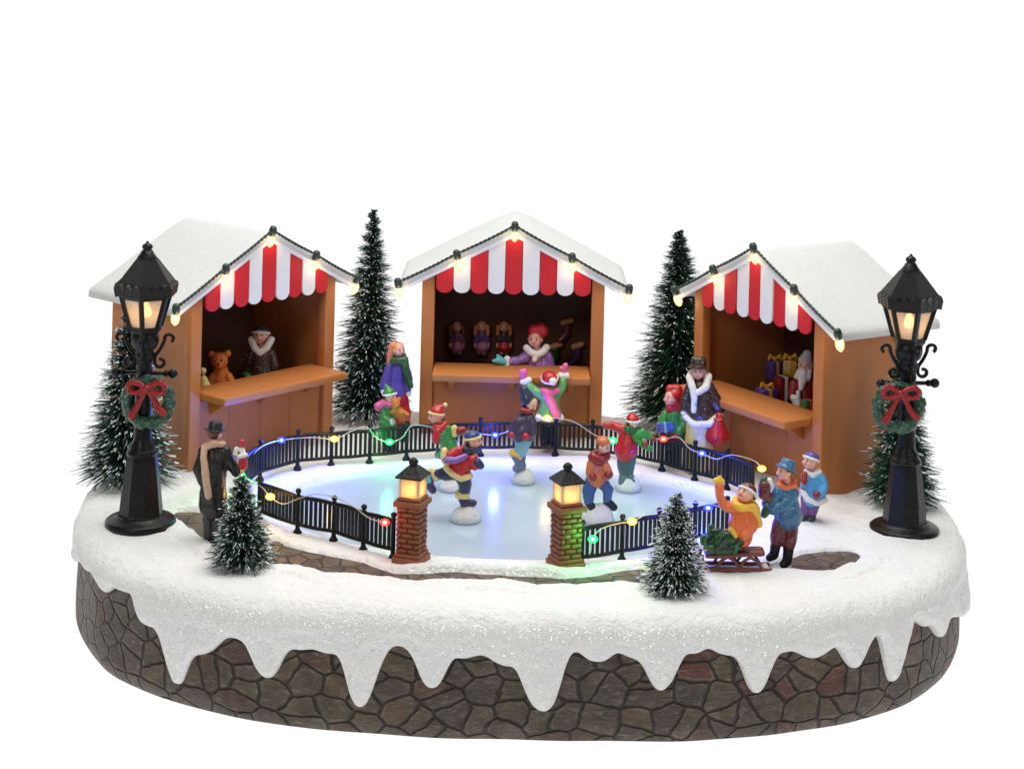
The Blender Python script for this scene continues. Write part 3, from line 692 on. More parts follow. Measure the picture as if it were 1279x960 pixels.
# ------------------------------------------------------------------ street lamps and wreaths
def make_lamp(x, y, label, rz):
    r = empty('street_lamp', (x, y, 0), rz); tag(r, label, 'street lamp', 'black street lamps')
    k = 0.00308
    zm = lambda z: float(np.interp(z, [-12, 0, 24, 97, 262, 266, 312, 332, 366, 407], [-12, 0, 14, 87, 239, 243, 283, 300, 327, 349]))
    def L(mb, prof, n=24, smooth=True, rot=0.0): return mb.lathe([(a*k, zm(b)*k) for a, b in prof], n, rot=rot, smooth=smooth)
    mb = MB(); L(mb, [(42, -12), (43, 2), (43, 11), (40, 15), (34, 17), (31, 22), (29, 24)], 40); mb.build('foot', IRON, r)
    mb = MB(); L(mb, [(28, 23), (27, 26), (24.5, 50), (20, 86), (18, 97)], 8, False, pi/8); mb.build('pedestal', IRON, r)
    mb = MB(); L(mb, [(19, 96), (19.5, 100), (17, 104), (15, 106), (15.5, 110), (12.5, 114), (11, 118), (10.5, 150), (10, 190), (9.5, 222), (12, 226), (12.5, 231), (10, 235), (15, 240), (17, 246), (17, 258), (13, 262)], 20); mb.build('post', IRON, r)
    # lantern: six sided, wider at the top
    n = 6; ro = pi/6
    def hexpt(rad, z, i): a = 2*pi*i/n + ro; return Vector((rad*k*math.cos(a), rad*k*math.sin(a), zm(z)*k))
    mb = MB(); L(mb, [(16, 256), (20.5, 262), (20.5, 267), (17, 268)], 6, False, ro); mb.build('lantern_base', IRON, r)
    mb = MB()
    for i in range(n): mb.tube([hexpt(19.5, 266, i), hexpt(31.5, 312, i)], 3.6*k, 4, smooth=False)
    for i in range(n): mb.tube([hexpt(31.5, 311, i), hexpt(31.5, 311, i+1)], 3.0*k, 4, smooth=False)
    mb.build('lantern_frame', IRON, r)
    gm = glass_mat()
    for i in range(n):
        mb = MB(); a, b, c, d = hexpt(18.6, 267, i), hexpt(18.6, 267, i+1), hexpt(30.4, 312, i+1), hexpt(30.4, 312, i)
        nrm = (b-a).cross(d-a).normalized()*0.0025
        mb.add([a, b, c, d, a-nrm, b-nrm, c-nrm, d-nrm], [(0, 1, 2, 3), (7, 6, 5, 4), (0, 4, 5, 1), (1, 5, 6, 2), (2, 6, 7, 3), (3, 7, 4, 0)], 0, False).build('glass_pane', gm, r)
    # scalloped eave and roof
    mb = MB(); ns = 72; ring = []
    for lvl, (rad, z) in enumerate([(33, 313), (40, 311), (42, 330), (38, 332), (36, 330)]):
        for i in range(ns):
            a = 2*pi*i/ns + ro; ha = ((a-ro) % (pi/3)) - pi/6; hx = math.cos(pi/6)/math.cos(ha)
            zz = z
            if lvl in (2, 3): zz = z - 6 + 6*abs(math.sin((a-ro)*9))
            if lvl == 1: zz = z + 2*abs(math.sin((a-ro)*9))
            ring.append((rad*k*hx*math.cos(a)*1.06*0.93, rad*k*hx*math.sin(a)*1.06*0.93, zm(zz)*k))
    fs = [(j*ns+i, j*ns+(i+1) % ns, (j+1)*ns+(i+1) % ns, (j+1)*ns+i) for j in range(4) for i in range(ns)] + [tuple(range(ns-1, -1, -1))]
    mb.add(ring, fs, 0, False); mb.build('eave_rim', IRON, r)
    mb = MB(); L(mb, [(38, 327), (36, 332), (14, 366), (12.5, 368)], 6, False, ro); mb.build('lantern_roof', glitter_black(), r)
    mb = MB(); L(mb, [(13, 365), (12, 370), (8.5, 378), (7, 384), (5, 386), (6, 389), (7, 393), (5.5, 398), (2.5, 401), (1.8, 404), (0.3, 407)], 14); mb.build('finial', IRON, r)
    mb = MB(); L(mb, [(3.5, 264), (4.5, 274), (4.5, 282)], 10); mb.build('candle', paint('candle_cream', 220, 200, 160), r)
    mb = MB(); L(mb, [(3, 279), (7.5, 284), (7.0, 290), (4, 298), (0.5, 306)], 10); mb.build('flame', glow('flame_glow', 1.0, 0.50, 0.16, 12.0), r)
    light_point('flame_light', (0, 0, zm(289)*k), (1, 0.52, 0.2), 0.65, 0.02, r)
    # ladder bar and scrolls
    mb = MB(); mb.tube([(-36*k, 0, zm(205)*k), (36*k, 0, zm(205)*k)], 2.6*k, 8)
    for sg in (-1, 1): mb.ell((sg*35*k, 0, zm(205)*k), (6*k, 6*k, 6*k)); mb.lathe([(4.2*k, -2*k), (4.2*k, 2*k)], 10, (sg*27*k, 0, zm(205)*k), M=Matrix.Rotation(pi/2, 3, 'Y'))
    mb.build('ladder_bar', IRON, r)
    for q in range(4):
        a = q*pi/2; ca, sa = math.cos(a), math.sin(a); pts = []
        for tt in np.linspace(0, 1.6*pi, 14): pts.append((19 + 6.5*math.cos(pi+tt*1.0)*(1-tt/14), 224 + 6.5*math.sin(pi+tt)*(1-tt/14)))
        pts = pts[::-1] + [(13, 232), (18, 240), (22, 248), (24, 254)]
        for tt in np.linspace(0, 1.35*pi, 12): pts.append((30 - 6*math.cos(tt)*(1-tt/16), 256 + 6*math.sin(tt)*(1-tt/16)))
        mb = MB(); mb.tube(catmull([Vector((u*k*ca, u*k*sa, (zm(z)-4)*k)) for u, z in pts], 3), 2.3*k, 6); mb.build('scroll_bracket', IRON, r)
    return r
def glass_mat():
    if 'lamp_glass' in _M: return _M['lamp_glass']
    m, nt, p = newmat('lamp_glass')
    tr = N(nt, 'ShaderNodeBsdfTransparent'); df = N(nt, 'ShaderNodeBsdfTranslucent'); df.inputs['Color'].default_value = (0.98, 0.9, 0.76, 1)
    gl = N(nt, 'ShaderNodeBsdfGlossy'); gl.inputs['Roughness'].default_value = 0.15
    d2 = N(nt, 'ShaderNodeBsdfDiffuse'); d2.inputs['Color'].default_value = (0.7, 0.68, 0.64, 1)
    m0 = N(nt, 'ShaderNodeMixShader'); m0.inputs[0].default_value = 0.5; nt.links.new(df.outputs[0], m0.inputs[1]); nt.links.new(d2.outputs[0], m0.inputs[2])
    m1 = N(nt, 'ShaderNodeMixShader'); m1.inputs[0].default_value = 0.66; nt.links.new(tr.outputs[0], m1.inputs[1]); nt.links.new(m0.outputs[0], m1.inputs[2])
    m2 = N(nt, 'ShaderNodeMixShader'); m2.inputs[0].default_value = 0.06; nt.links.new(m1.outputs[0], m2.inputs[1]); nt.links.new(gl.outputs[0], m2.inputs[2])
    nt.links.new(m2.outputs[0], nt.nodes['Material Output'].inputs['Surface']); nt.nodes.remove(p)
    _M['lamp_glass'] = m; return m
def glitter_black():
    if 'glitter_black' in _M: return _M['glitter_black']
    m = paint('glitter_black', 20, 20, 22, rough=0.42, var=0.8, scale=260, bump=0.6, spec=0.3, coat=0.001); return m
make_lamp(-1.352, -0.769, 'wreathed black street lamp nearest the stall with the bear', 0.0)
make_lamp(1.571, -0.624, 'wreathed black street lamp nearest the stall of wrapped gifts', 0.12)

def make_wreath(px, py, Y, label, tilt):
    k = 0.0030; c = U(px, py, Y); r = empty('wreath', c); tag(r, label, 'wreath', 'green wreaths with red bows')
    rng = random.Random(px); mb = MB()
    for i in range(28):
        a = 2*pi*i/28; b = 2*pi*(i+1)/28; mb.cap((27*k*math.cos(a), 0, 27*k*math.sin(a)), 6.2*k, (27*k*math.cos(b), 0, 27*k*math.sin(b)), 6.2*k, 8)
    for i in range(130):
        a = rng.uniform(0, 2*pi); ph = rng.uniform(0, 2*pi); rr = 27 + 6.4*math.cos(ph)
        M = Matrix.Rotation(-a + rng.uniform(-.8, .8) + pi/2, 3, 'Y')
        mb.ell((rr*k*math.cos(a), -6.4*k*math.sin(ph), rr*k*math.sin(a)), (5.2*k, 2*k, 1.9*k), M, n=8, m=6)
    clay(mb, 'wreath_ring', GARLAND, r, 0.0036, smooth=1)
    mb = MB(); y = -9*k
    mb.ell((0, y-2*k, 19.5*k), (5*k, 5*k, 5*k))
    for sg in (-1, 1):
        pts = [(2, 18), (10, 23), (20, 26), (26, 21), (24, 13), (14, 12), (4, 16)]
        for i in range(len(pts)-1):
            p, q = [(a_*0.88, b_+2) for a_, b_ in pts[i:i+2]]; mb.cap((sg*p[0]*k, y-1.5*k, p[1]*k), 3.6*k, (sg*q[0]*k, y-3*k*math.sin(i), q[1]*k), 3.9*k, 8)
        tl = [(2, 16), (9, 6), (14, -4), (21, -11)] if sg > 0 else [(2, 16), (8, 4), (13, -6), (18, -16)]
        for i in range(3):
            p, q = tl[i], tl[i+1]; mb.cap((sg*p[0]*k, y, p[1]*k), (3+i*0.7)*k, (sg*q[0]*k, y+0.5*k, q[1]*k), (3.6+i*0.9)*k, 8)
    clay(mb, 'bow', BOWRED, r, 0.0034, smooth=2)
make_wreath(185, 502, -0.769-0.045, 'green wreath with red bow on the lamp by the man in a black coat', 0)
make_wreath(1123, 508, -0.624-0.045, 'green wreath with red bow on the lamp beyond the brown path patch', 0)

# ------------------------------------------------------------------ brick gate pillars
def make_pillar(x, y, rz, label):
    r = empty('gate_pillar', (x, y, 0), rz); tag(r, label, 'pillar', 'brick gate pillars with lit lanterns')
    k = 0.00288; mb = MB()
    mb.box((0, 0, 2*k), (38*k, 38*k, 12*k)); mb.box((0, 0, 10.5*k), (34*k, 34*k, 5*k)); mb.build('plinth', BRICK, r, bevel=0.004)
    mb = MB(); mb.box((0, 0, 42*k), (25*k, 25*k, 66*k)); rows = 9; h = 58*k/rows
    rng = random.Random(int(x*100))
    for j in range(rows):
        z = 13*k + h*(j+0.5); w = 29.5*k
        for f in range(4):
            R_ = Matrix.Rotation(f*pi/2, 3, 'Z')
            cuts = (-0.5, 0.0, 0.5) if j % 2 == 0 else (-0.5, -0.27, 0.27, 0.5)
            for a, b in zip(cuts[:-1], cuts[1:]):
                c = R_ @ Vector(((a+b)/2*w, -(w/2 - 2.5*k + rng.uniform(0, 1.0)*k), 0)); c.z = z
                mb.box(c, ((b-a)*w - 1.3*k, 5*k, h - 1.5*k), rot=R_)
    mb.build('brick_shaft', BRICK, r, bevel=0.0018, seg=1)
    mb = MB(); mb.box((0, 0, 74.5*k), (38*k, 38*k, 7*k)); mb.box((0, 0, 80*k), (31*k, 31*k, 3.4*k)); mb.build('capstone', BRICK, r, bevel=0.004)
    # lantern
    hw = 12*k
    gm = glow_glass()
    for f in range(4):
        R_ = Matrix.Rotation(f*pi/2, 3, 'Z'); mb = MB(); mb.box(R_ @ Vector((0, -hw, 95*k)), (2*hw-2*k, 2*k, 25*k), rot=R_); mb.build('lantern_pane', gm, r)
    mb = MB()
    for sx in (-1, 1):
        for sy in (-1, 1): mb.box((sx*hw, sy*hw, 95*k), (2.6*k, 2.6*k, 26*k))
    mb.build('lantern_frame', paint('lantern_cream', 226, 188, 150, rough=0.4), r)
    mb = MB(); mb.lathe([(3.6*k, 82*k), (4.2*k, 90*k), (2.4*k, 98*k), (0.4*k, 103*k)], 10); mb.build('flame', glow('pillar_flame', 1, 0.6, 0.2, 8.0), r)
    light_point('lantern_light', (0, 0, 87*k), (1.0, 0.6, 0.24), 0.11, 0.012, r)
    mb = MB(); mb.lathe([(24*k, 106*k), (24.5*k, 108.5*k), (22*k, 110*k), (9*k, 119*k), (7*k, 120*k)], 4, rot=pi/4, smooth=False); mb.lathe([(6*k, 119*k), (5*k, 121.5*k), (6.5*k, 124*k), (5.2*k, 127*k), (2*k, 129.5*k), (0.3*k, 130*k)], 12); mb.build('lantern_roof', BLACK, r, bevel=0.0)
def glow_glass():
    if 'lantern_glass' in _M: return _M['lantern_glass']
    m, nt, p = newmat('lantern_glass')
    tr = N(nt, 'ShaderNodeBsdfTransparent'); df = N(nt, 'ShaderNodeBsdfTranslucent'); df.inputs['Color'].default_value = (1, 0.88, 0.74, 1)
    m1 = N(nt, 'ShaderNodeMixShader'); m1.inputs[0].default_value = 0.8; nt.links.new(tr.outputs[0], m1.inputs[1]); nt.links.new(df.outputs[0], m1.inputs[2])
    nt.links.new(m1.outputs[0], nt.nodes['Material Output'].inputs['Surface']); nt.nodes.remove(p); _M['lantern_glass'] = m; return m
make_pillar(-0.309, -1.103, -0.33, 'brick pillar with glowing lantern beside the fence hung with a red light')
make_pillar(0.246, -1.118, 0.42, 'brick pillar with glowing lantern beside the green light and rust-jacketed skater')

# ------------------------------------------------------------------ fences
def make_fence(pts, label, sub=1):
    pts = [Vector((p[0], p[1], 0)) for p in pts]
    r = empty('fence', pts[0]); o0 = pts[0]; tag(r, label, 'fence', 'black picket fences round the rink')
    H = 0.168
    for p in pts:
        MB().lathe([(0.017, -0.012), (0.017, 0.004), (0.011, 0.012), (0.0085, 0.018), (0.0085, 0.138), (0.011, 0.141), (0.006, 0.146), (0.0105, 0.153), (0.0115, 0.158), (0.0085, 0.165), (0.002, H)], 12, p-o0).build('post', BLACK, r)
    cur = catmull(pts, 12)
    for s in range(len(pts)-1):
        seg = cur[s*12:(s+1)*12+1]; mb = MB()
        for z, h in ((0.134, 0.0085), (0.034, 0.0075)):
            mb.tube([p - o0 + Vector((0, 0, z + (0.004 if z > .1 else -0.003)*math.sin(pi*i/12))) for i, p in enumerate(seg)], h, 6)
        Ls = [0]
        for a, b in zip(seg[:-1], seg[1:]): Ls.append(Ls[-1] + (b-a).length)
        nb = max(2, int(round(Ls[-1]/0.0205)))
        for i in range(1, nb):
            t = Ls[-1]*i/nb; k = max(q for q in range(13) if Ls[q] <= t + 1e-9); k = min(k, 11)
            p = seg[k].lerp(seg[k+1], (t-Ls[k])/(Ls[k+1]-Ls[k])) - o0; d = (seg[k+1]-seg[k]).normalized()
            mb.box(p + Vector((0, 0, 0.084)), (0.0112, 0.007, 0.098), rot=Matrix.Rotation(math.atan2(d.y, d.x), 3, 'Z'))
        mb.build('picket_panel', BLACK, r)
BACK_PX = [(306,614),(325,599),(372,585),(414,581),(462,577.5),(508,573),(552,570),(600,568),(648,567),(694,568),(740,571),(785,577),(827,587),(868,599),(908,610),(940,624)]
FL_PX = [(324,648),(372,665),(417,674.5),(454,686.5),(491,697)]
FR_PX = [(727,707),(777,699),(823,690),(868,681),(908,674)]
BACK = [G(*p) for p in BACK_PX]; FLP = [G(*p) for p in FL_PX]; FRP = [G(*p) for p in FR_PX]
make_fence(BACK, 'long curved black picket fence round the back of the rink')
make_fence(FLP, 'short black picket fence between the dark-coated man and a brick pillar')
make_fence(FRP, 'short black picket fence between a brick pillar and the sled')
def fence_y(px, arr, P): return float(np.interp(px, [a[0] for a in arr], [p.y for p in P]))

# ------------------------------------------------------------------ coloured fairy lights
LEDC = {'b': (0.03, 0.07, 1.0), 'g': (0.02, 1.0, 0.17), 'y': (1.0, 0.52, 0.08), 'r': (1.0, 0.05, 0.03)}
LEDNAME = {'b': 'blue', 'g': 'green', 'y': 'amber', 'r': 'red'}
def make_leds(name_label, wire_runs, leds):
    r = empty('fairy_lights', wire_runs[0][0]); o0 = Vector(wire_runs[0][0]); tag(r, name_label, 'fairy lights', 'coloured fairy lights on the fences')
    for run in wire_runs: MB().tube(catmull([Vector(p)-o0 for p in run], 8), 0.0023, 6).build('wire', WIRE, r)
    for p, c, e in leds:
        col = LEDC[c]; q = Vector(p) - o0
        sh = glow('led_shell_'+LEDNAME[c], *col, 3.0, 0.35); co = glow('led_core_'+LEDNAME[c], *[min(1, x*0.8+0.2) for x in col], 14.0)
        b = MB().ell(q, (0.0185, 0.013, 0.0135), n=14, m=10).build('bulb', sh, r); MB().ell(q, (0.0085, 0.006, 0.0065)).build('filament', co, b)
        light_point('led_light', q + Vector((0, -0.055, 0.03)), col, e*{'b': 24.0, 'g': 9.0, 'y': 4.0, 'r': 1.5}[c], 0.02, r)
def onB(px, py, d=-0.03): return U(px, py, fence_y(px, BACK_PX, BACK) + d)
def onL(px, py, d=-0.03): return U(px, py, fence_y(px, FL_PX, FLP) + d)
def onR(px, py, d=-0.03): return U(px, py, fence_y(px, FR_PX, FRP) + d)
b_run = [onB(318,566), onB(330,556), onB(352,549.5), onB(390,546), onB(418,548), onB(440,538), onB(458,533), onB(470,546), onB(487,552), onB(503,546), onB(516,531), onB(545,534), onB(580,538), onB(619,543), onB(650,532), onB(684,522), onB(708,524), onB(722,529), onB(745,544), onB(766,550), onB(800,546), onB(829,548), onB(848,546), onB(862,560), onB(877,566), onB(895,573), onB(915,568), onB(942,575), onB(952,585)]
l_run = [U(302, 594, -0.42), onL(326,607), onL(338,620), onL(354,629), onL(375,622), onL(395,617), onL(420,621), onL(443,633), onL(462,647), onL(481,652)]
make_leds('fairy light string of many colours draped along the long back fence', [b_run],
          [(onB(352,549.5,-0.035),'b',0.26), (onB(418,548),'y',0.07), (onB(487,552),'g',0.12), (onB(619,543,-0.04),'b',0.16), (onB(684,522),'y',0.05), (onB(766,550,-0.62),'g',0.10), (onB(829,548),'r',0.03), (onB(877,566,-0.04),'b',0.08), (onB(952,585),'y',0.05)])
make_leds('fairy light string ending in a red light on the fence by the man', [l_run],
          [(l_run[0],'g',0.10), (onL(338,620,-0.04),'y',0.12), (onL(481,652,-0.04),'r',0.10)])
make_leds('fairy light string with a green light on the fence by the sled', [[onR(738,690), onR(741,672), onR(752,660), onR(775,653), onR(790,651), onR(812,640), onR(838,634), onR(850,628), onR(882,628), onR(902,634)]],
          [(onR(741,673,-0.045),'g',0.10), (onR(790,651,-0.04),'y',0.12), (onR(850,629),'b',0.08), (onR(885,634),'b',0.08)])

# ------------------------------------------------------------------ bottle-brush firs
def tree_mats():
    return (paint('bristle_green', 16, 38, 30, rough=0.5, var=0.5, scale=20), paint('bristle_green_light', 30, 78, 54, rough=0.5, var=0.4, scale=20), paint('flock_white', 226, 230, 232, rough=0.7, var=0.05))
def make_tree(px, base_py, Y, top_py, half_px, nb, label, group, white, lightness, seed, width=0.0036, tiers=11, snowball=0.25):
    width *= 1.12
    c = U(px, base_py, Y); c.z = 0.0
    top = U(px, top_py, Y).z; s = (Y+CD)/F; Rb = half_px*s; H = top
    r = empty('fir_tree', c); tag(r, label, 'fir tree', group)
    rng = random.Random(seed)
    mb = MB(); pts = []
    for k in range(60):
        t = k/59; pts.append(Vector((math.cos(k*1.3)*0.005, math.sin(k*1.3)*0.005, -0.02 + (H*0.985+0.02)*t)))
    mb.tube(pts, [0.010*(1-0.55*k/59) for k in range(60)], 6)
    mb.build('trunk', paint('trunk_wire', 30, 34, 28, rough=0.5), r)
    V = []; Fc = []; MI = []
    lean = Vector((rng.uniform(-.02, .02), rng.uniform(-.02, .02), 0))
    for i in range(nb):
        t = rng.random()**1.25
        a = rng.uniform(0, 2*pi)
        # bristles are trapped between two twisted wires, so they stand in spiral tiers
        ph_ = a/(2*pi); turn = t*tiers; ring_ = round(turn - ph_) + ph_; turn = ring_ + (turn - ring_)*rng.choice((0.45, 0.7, 1.0))
        t = min(1.0, max(0.0, turn/tiers)); saw = (turn - ph_) % 1.0
        z0 = H*(0.07 + 0.93*t)
        ln = (Rb*(1-t)**0.82 + 0.022)*(0.55 + 0.45*abs(1-2*saw))*rng.uniform(0.68, 1.12)
        el = rng.gauss(-0.04 + 0.55*t*t, 0.17); d = Vector((math.cos(a)*math.cos(el), math.sin(a)*math.cos(el), math.sin(el)))
        side = d.cross(Vector((rng.uniform(-1, 1), rng.uniform(-1, 1), rng.uniform(-1, 1)))).normalized()
        p0 = Vector((0, 0, z0)) + lean*t
        sag = -0.10*ln
        w = width*rng.uniform(0.7, 1.2)
        m = p0 + d*ln*0.62 + Vector((0, 0, sag*0.3)); e = p0 + d*ln + Vector((0, 0, sag))
        flock = rng.random() < white
        k0 = len(V)
        V += [p0 - side*w*0.5, p0 + side*w*0.5, m - side*w*0.5, m + side*w*0.5]
        g = 1 if rng.random() < lightness else 0
        Fc.append((k0, k0+1, k0+3, k0+2)); MI.append(g)
        if flock:
            q = m.lerp(e, rng.uniform(0.45, 0.85)); w2 = w*rng.uniform(1.0, 1.6)
            V += [q - side*w*0.5, q + side*w*0.5, q - side*w2*0.5, q + side*w2*0.5, e - side*w2*0.35, e + side*w2*0.35]
            Fc.append((k0+2, k0+3, k0+5, k0+4)); MI.append(g); Fc.append((k0+6, k0+7, k0+9, k0+8)); MI.append(2)
        else:
            V += [e - side*w*0.2, e + side*w*0.2]; Fc.append((k0+2, k0+3, k0+5, k0+4)); MI.append(g)
        if rng.random() < snowball*0.3:   # a crumb of flock stuck on the bristle
            q = p0 + d*ln*rng.uniform(0.45, 0.97) + Vector((0, 0, sag*0.4)); rr = rng.uniform(0.0016, 0.0044); k1 = len(V)
            for dv in ((1, 0, 0), (-1, 0, 0), (0, 1, 0), (0, -1, 0), (0, 0, 0.8), (0, 0, -0.8)): V.append(q + Vector(dv)*rr)
            for f in ((0, 2, 4), (2, 1, 4), (1, 3, 4), (3, 0, 4), (2, 0, 5), (1, 2, 5), (3, 1, 5), (0, 3, 5)): Fc.append(tuple(x+k1 for x in f)); MI.append(2)
    me = bpy.data.meshes.new('crown'); me.from_pydata([tuple(v) for v in V], [], Fc)
    for m in tree_mats(): me.materials.append(m)
    me.polygons.foreach_set('material_index', MI)
    o = bpy.data.objects.new('crown', me); COL.objects.link(o); o.parent = r
GB = 'tall frosted firs behind the stalls'; GS = 'small frosted firs at the front'
make_tree(160, 598, -0.22, 390, 64, 5600, 'tall frosted fir behind the lamp nearest the stall with the bear', GB, 0.42, 0.45, 3)
make_tree(459, 530, 0.80, 264, 54, 5800, 'tall slim frosted fir between the bear stall and the doll stall', GB, 0.38, 0.45, 5, tiers=17)
make_tree(846, 545, 0.86, 290, 70, 7000, 'tall wide fir with little frost behind the woman in a top hat', GB, 0.2, 0.35, 8, tiers=17, snowball=0.1)
make_tree(1126, 625, -0.27, 440, 52, 4600, 'fir behind the lamp nearest the wrapped gifts', GB, 0.2, 0.85, 13, tiers=9, snowball=0.1)
make_tree(303, 704, -1.19, 598, 42, 3300, 'small dense fir beside the man in a black coat', GS, 0.45, 0.5, 21, width=0.0030, tiers=8, snowball=0.3)
make_tree(843, 738, -1.33, 620, 43, 2700, 'small frosted fir in front of the sled', GS, 0.85, 0.45, 34, width=0.0034, tiers=8, snowball=0.5)

# ------------------------------------------------------------------ figures
FOLDED = {'coat', 'jacket', 'trousers', 'jeans', 'skirt', 'cape', 'blanket', 'robe', 'cloth_bag', 'scarf', 'sleeve'}
PAIRED = {'boot', 'skate', 'shoe', 'mitten', 'cuff', 'glove', 'braids', 'sleeve', 'snow_mound', 'hand', 'toy_trim', 'leaves', 'fur_trim', 'white_top', 'red_wrap', 'ponytail'}
class Fig:
    """a painted resin figure; joints are given where the photograph shows them, d is the distance in the same measure towards the viewer"""
    def __init__(s, label, px, py, Y=None, z=0.0, group='figures at the fair', name='person', cat='person'):
        if Y is None: Y = G(px, py, z).y
        s.o = U(px, py, Y); s.Y = Y; s.px, s.py = px, py; s.s = (Y+CD)/F
        s.root = empty(name, s.o); tag(s.root, label, cat, group); s.skin = MB()
    def P(s, px, py, d=0.0):
        dx, dy = px - s.px, py - s.py
        return Vector(((dx*cR + dy*sR)*s.s, -d*s.s, -(-dx*sR + dy*cR)*s.s))
    def chain(s, mb, pts):
        """pts: (px, py, d, r)"""
        for a, b in zip(pts[:-1], pts[1:]): mb.cap(s.P(*a[:3]), a[3]*s.s, s.P(*b[:3]), b[3]*s.s)
        return mb
    def part(s, name, mat, *chains, ells=(), vox=0.0042, parent=None, smooth=2, label=None):
        mb = MB()
        for c in chains:
            if len(c) == 1: mb.ell(s.P(*c[0][:3]), (c[0][3]*s.s,)*3)
            else: s.chain(mb, c)
        for c, r_ in ells: mb.ell(s.P(*c), tuple(q*s.s for q in r_))
        name = {'boots': 'boot', 'skates': 'skate', 'shoes': 'shoe'}.get(name, name)
        o = clay(mb, name, mat, s.root, vox, smooth=smooth, folds=name in FOLDED, split=name in PAIRED)
        if label: o['label'] = label
        return o
    def body(s, *chains):
        for c in chains: s.chain(s.skin, c)
    def head(s, px, py, d, r, yaw=0.0, pitch=0.0, hair=None, roll=0.0):
        """yaw 0 looks at the viewer, 90 to picture right; pitch up positive"""
        c = s.P(px, py, d); ya, pt = math.radians(yaw), math.radians(pitch)
        fwd = Vector((math.sin(ya)*math.cos(pt), -math.cos(ya)*math.cos(pt), math.sin(pt)))
        up = Vector((0, 0, 1)); up = (up - fwd*up.dot(fwd)).normalized()
        right = fwd.cross(up)
        if roll: q = Matrix.Rotation(math.radians(roll), 3, fwd); up = q @ up; right = q @ right
        R_ = r*0.95*s.s; M = Matrix((right, fwd, up)).transposed()
        s.hc, s.hr, s.hM, s.fwd, s.up, s.right = c, R_, M, fwd, up, right
        k = s.skin
        k.ell(c, (0.85*R_, 0.95*R_, 1.05*R_), M)
        k.ell(c - up*0.45*R_ + fwd*0.22*R_, (0.62*R_, 0.62*R_, 0.52*R_), M)
        for sg in (-1, 1):
            k.ell(c + right*sg*0.42*R_ - up*0.25*R_ + fwd*0.55*R_, (0.33*R_,)*3, M)
            k.ell(c + right*sg*0.88*R_ - up*0.02*R_, (0.13*R_, 0.22*R_, 0.26*R_), M)
        k.cap(c + fwd*0.86*R_ + up*0.12*R_, 0.10*R_, c + fwd*1.06*R_ - up*0.14*R_, 0.17*R_, 8)
        if hair is not None:
            mb = MB(); mb.ell(c + up*0.16*R_ - fwd*0.22*R_, (0.98*R_, 0.92*R_, 1.0*R_), M)
            clay(mb, 'hair', hair, s.root, 0.0042)
        return s
    def face(s, mouth=True):
        c, R_, M = s.hc, s.hr, s.hM
        for sg in (-1, 1):
            MB().ell(c + s.right*sg*0.34*R_ + s.up*0.12*R_ + s.fwd*0.85*R_, (0.075*R_, 0.08*R_, 0.095*R_), M, n=10, m=8).build('eye', EYE, s.root)
            MB().ell(c + s.right*sg*0.34*R_ + s.up*0.34*R_ + s.fwd*0.82*R_, (0.13*R_, 0.06*R_, 0.03*R_), M, n=8, m=6).build('eyebrow', HAIRBROWN, s.root)
        if mouth: MB().ell(c - s.up*0.44*R_ + s.fwd*0.88*R_, (0.17*R_, 0.09*R_, 0.06*R_), M, n=10, m=6).build('mouth', LIP, s.root)
    def ring(s, mb, c, rad, tube, M, n=16, sy=1.0):
        for i in range(n):
            a, b = 2*pi*i/n, 2*pi*(i+1)/n
            mb.cap(c + M @ Vector((rad*math.cos(a), sy*rad*math.sin(a), 0)), tube, c + M @ Vector((rad*math.cos(b), sy*rad*math.sin(b), 0)), tube, 8)
    def beanie(s, mat, trim=None, pom=None, flop=(0, 0), tall=0.0):
        c, R_ = s.hc, s.hr; T = Matrix.Rotation(math.radians(16), 3, s.right) @ s.hM
        up = T @ Vector((0, 0, 1)); cc = c + up*0.40*R_ - s.fwd*0.12*R_
        mb = MB(); mb.ell(cc, (1.03*R_, 1.0*R_, (0.78+tall)*R_), T)
        tip = cc + up*(0.72+tall)*R_
        if flop != (0, 0):
            t2 = tip + Vector((flop[0]*R_, 0, flop[1]*R_)); mb.cap(cc + up*0.3*R_, 0.72*R_, t2, 0.2*R_); tip = t2
        hat = clay(mb, 'hat', mat, s.root, 0.0042)
        if trim is not None:
            mb = MB(); s.ring(mb, c + up*0.26*R_ - s.fwd*0.06*R_, 0.98*R_, 0.20*R_, T); clay(mb, 'hat_trim', trim, hat, 0.0042)
        if pom is not None:
            mb = MB(); mb.ell(tip, (0.34*R_,)*3); clay(mb, 'pompom', pom, hat, 0.0042)
    def brimhat(s, mat, brim=1.55, h=1.1, top=0.78, band=None, tilt=8, droop=0.0):
        c, R_ = s.hc, s.hr; T = Matrix.Rotation(math.radians(tilt), 3, s.right) @ s.hM
        up = T @ Vector((0, 0, 1)); cc = c + up*0.48*R_ - s.fwd*0.1*R_
        pr = [(0.1, h*1.0), (top*0.8, h*0.99), (top, h*0.86), (top*1.05, h*0.4), (1.0, 0.05), (1.04, 0.02), (brim*0.9, -0.02-droop), (brim, 0.06-droop), (brim, -0.02-droop), (brim*0.9, -0.10-droop), (0.9, -0.1), (0.1, -0.1)]
        hat = MB().lathe([(a*R_, b*R_) for a, b in pr], 24, cc, M=T).build('hat', mat, s.root)
        if band is not None: MB().lathe([(1.03*R_, 0.04*R_), (1.06*R_, 0.08*R_), (1.03*top*1.05*R_, 0.26*R_), (0.9*top*R_, 0.26*R_)], 24, cc, M=T, caps=False).build('hat_band', band, hat)
    def finish(s):
        if s.skin.v: clay(s.skin, 'body', SKIN, s.root, 0.004)
        return s

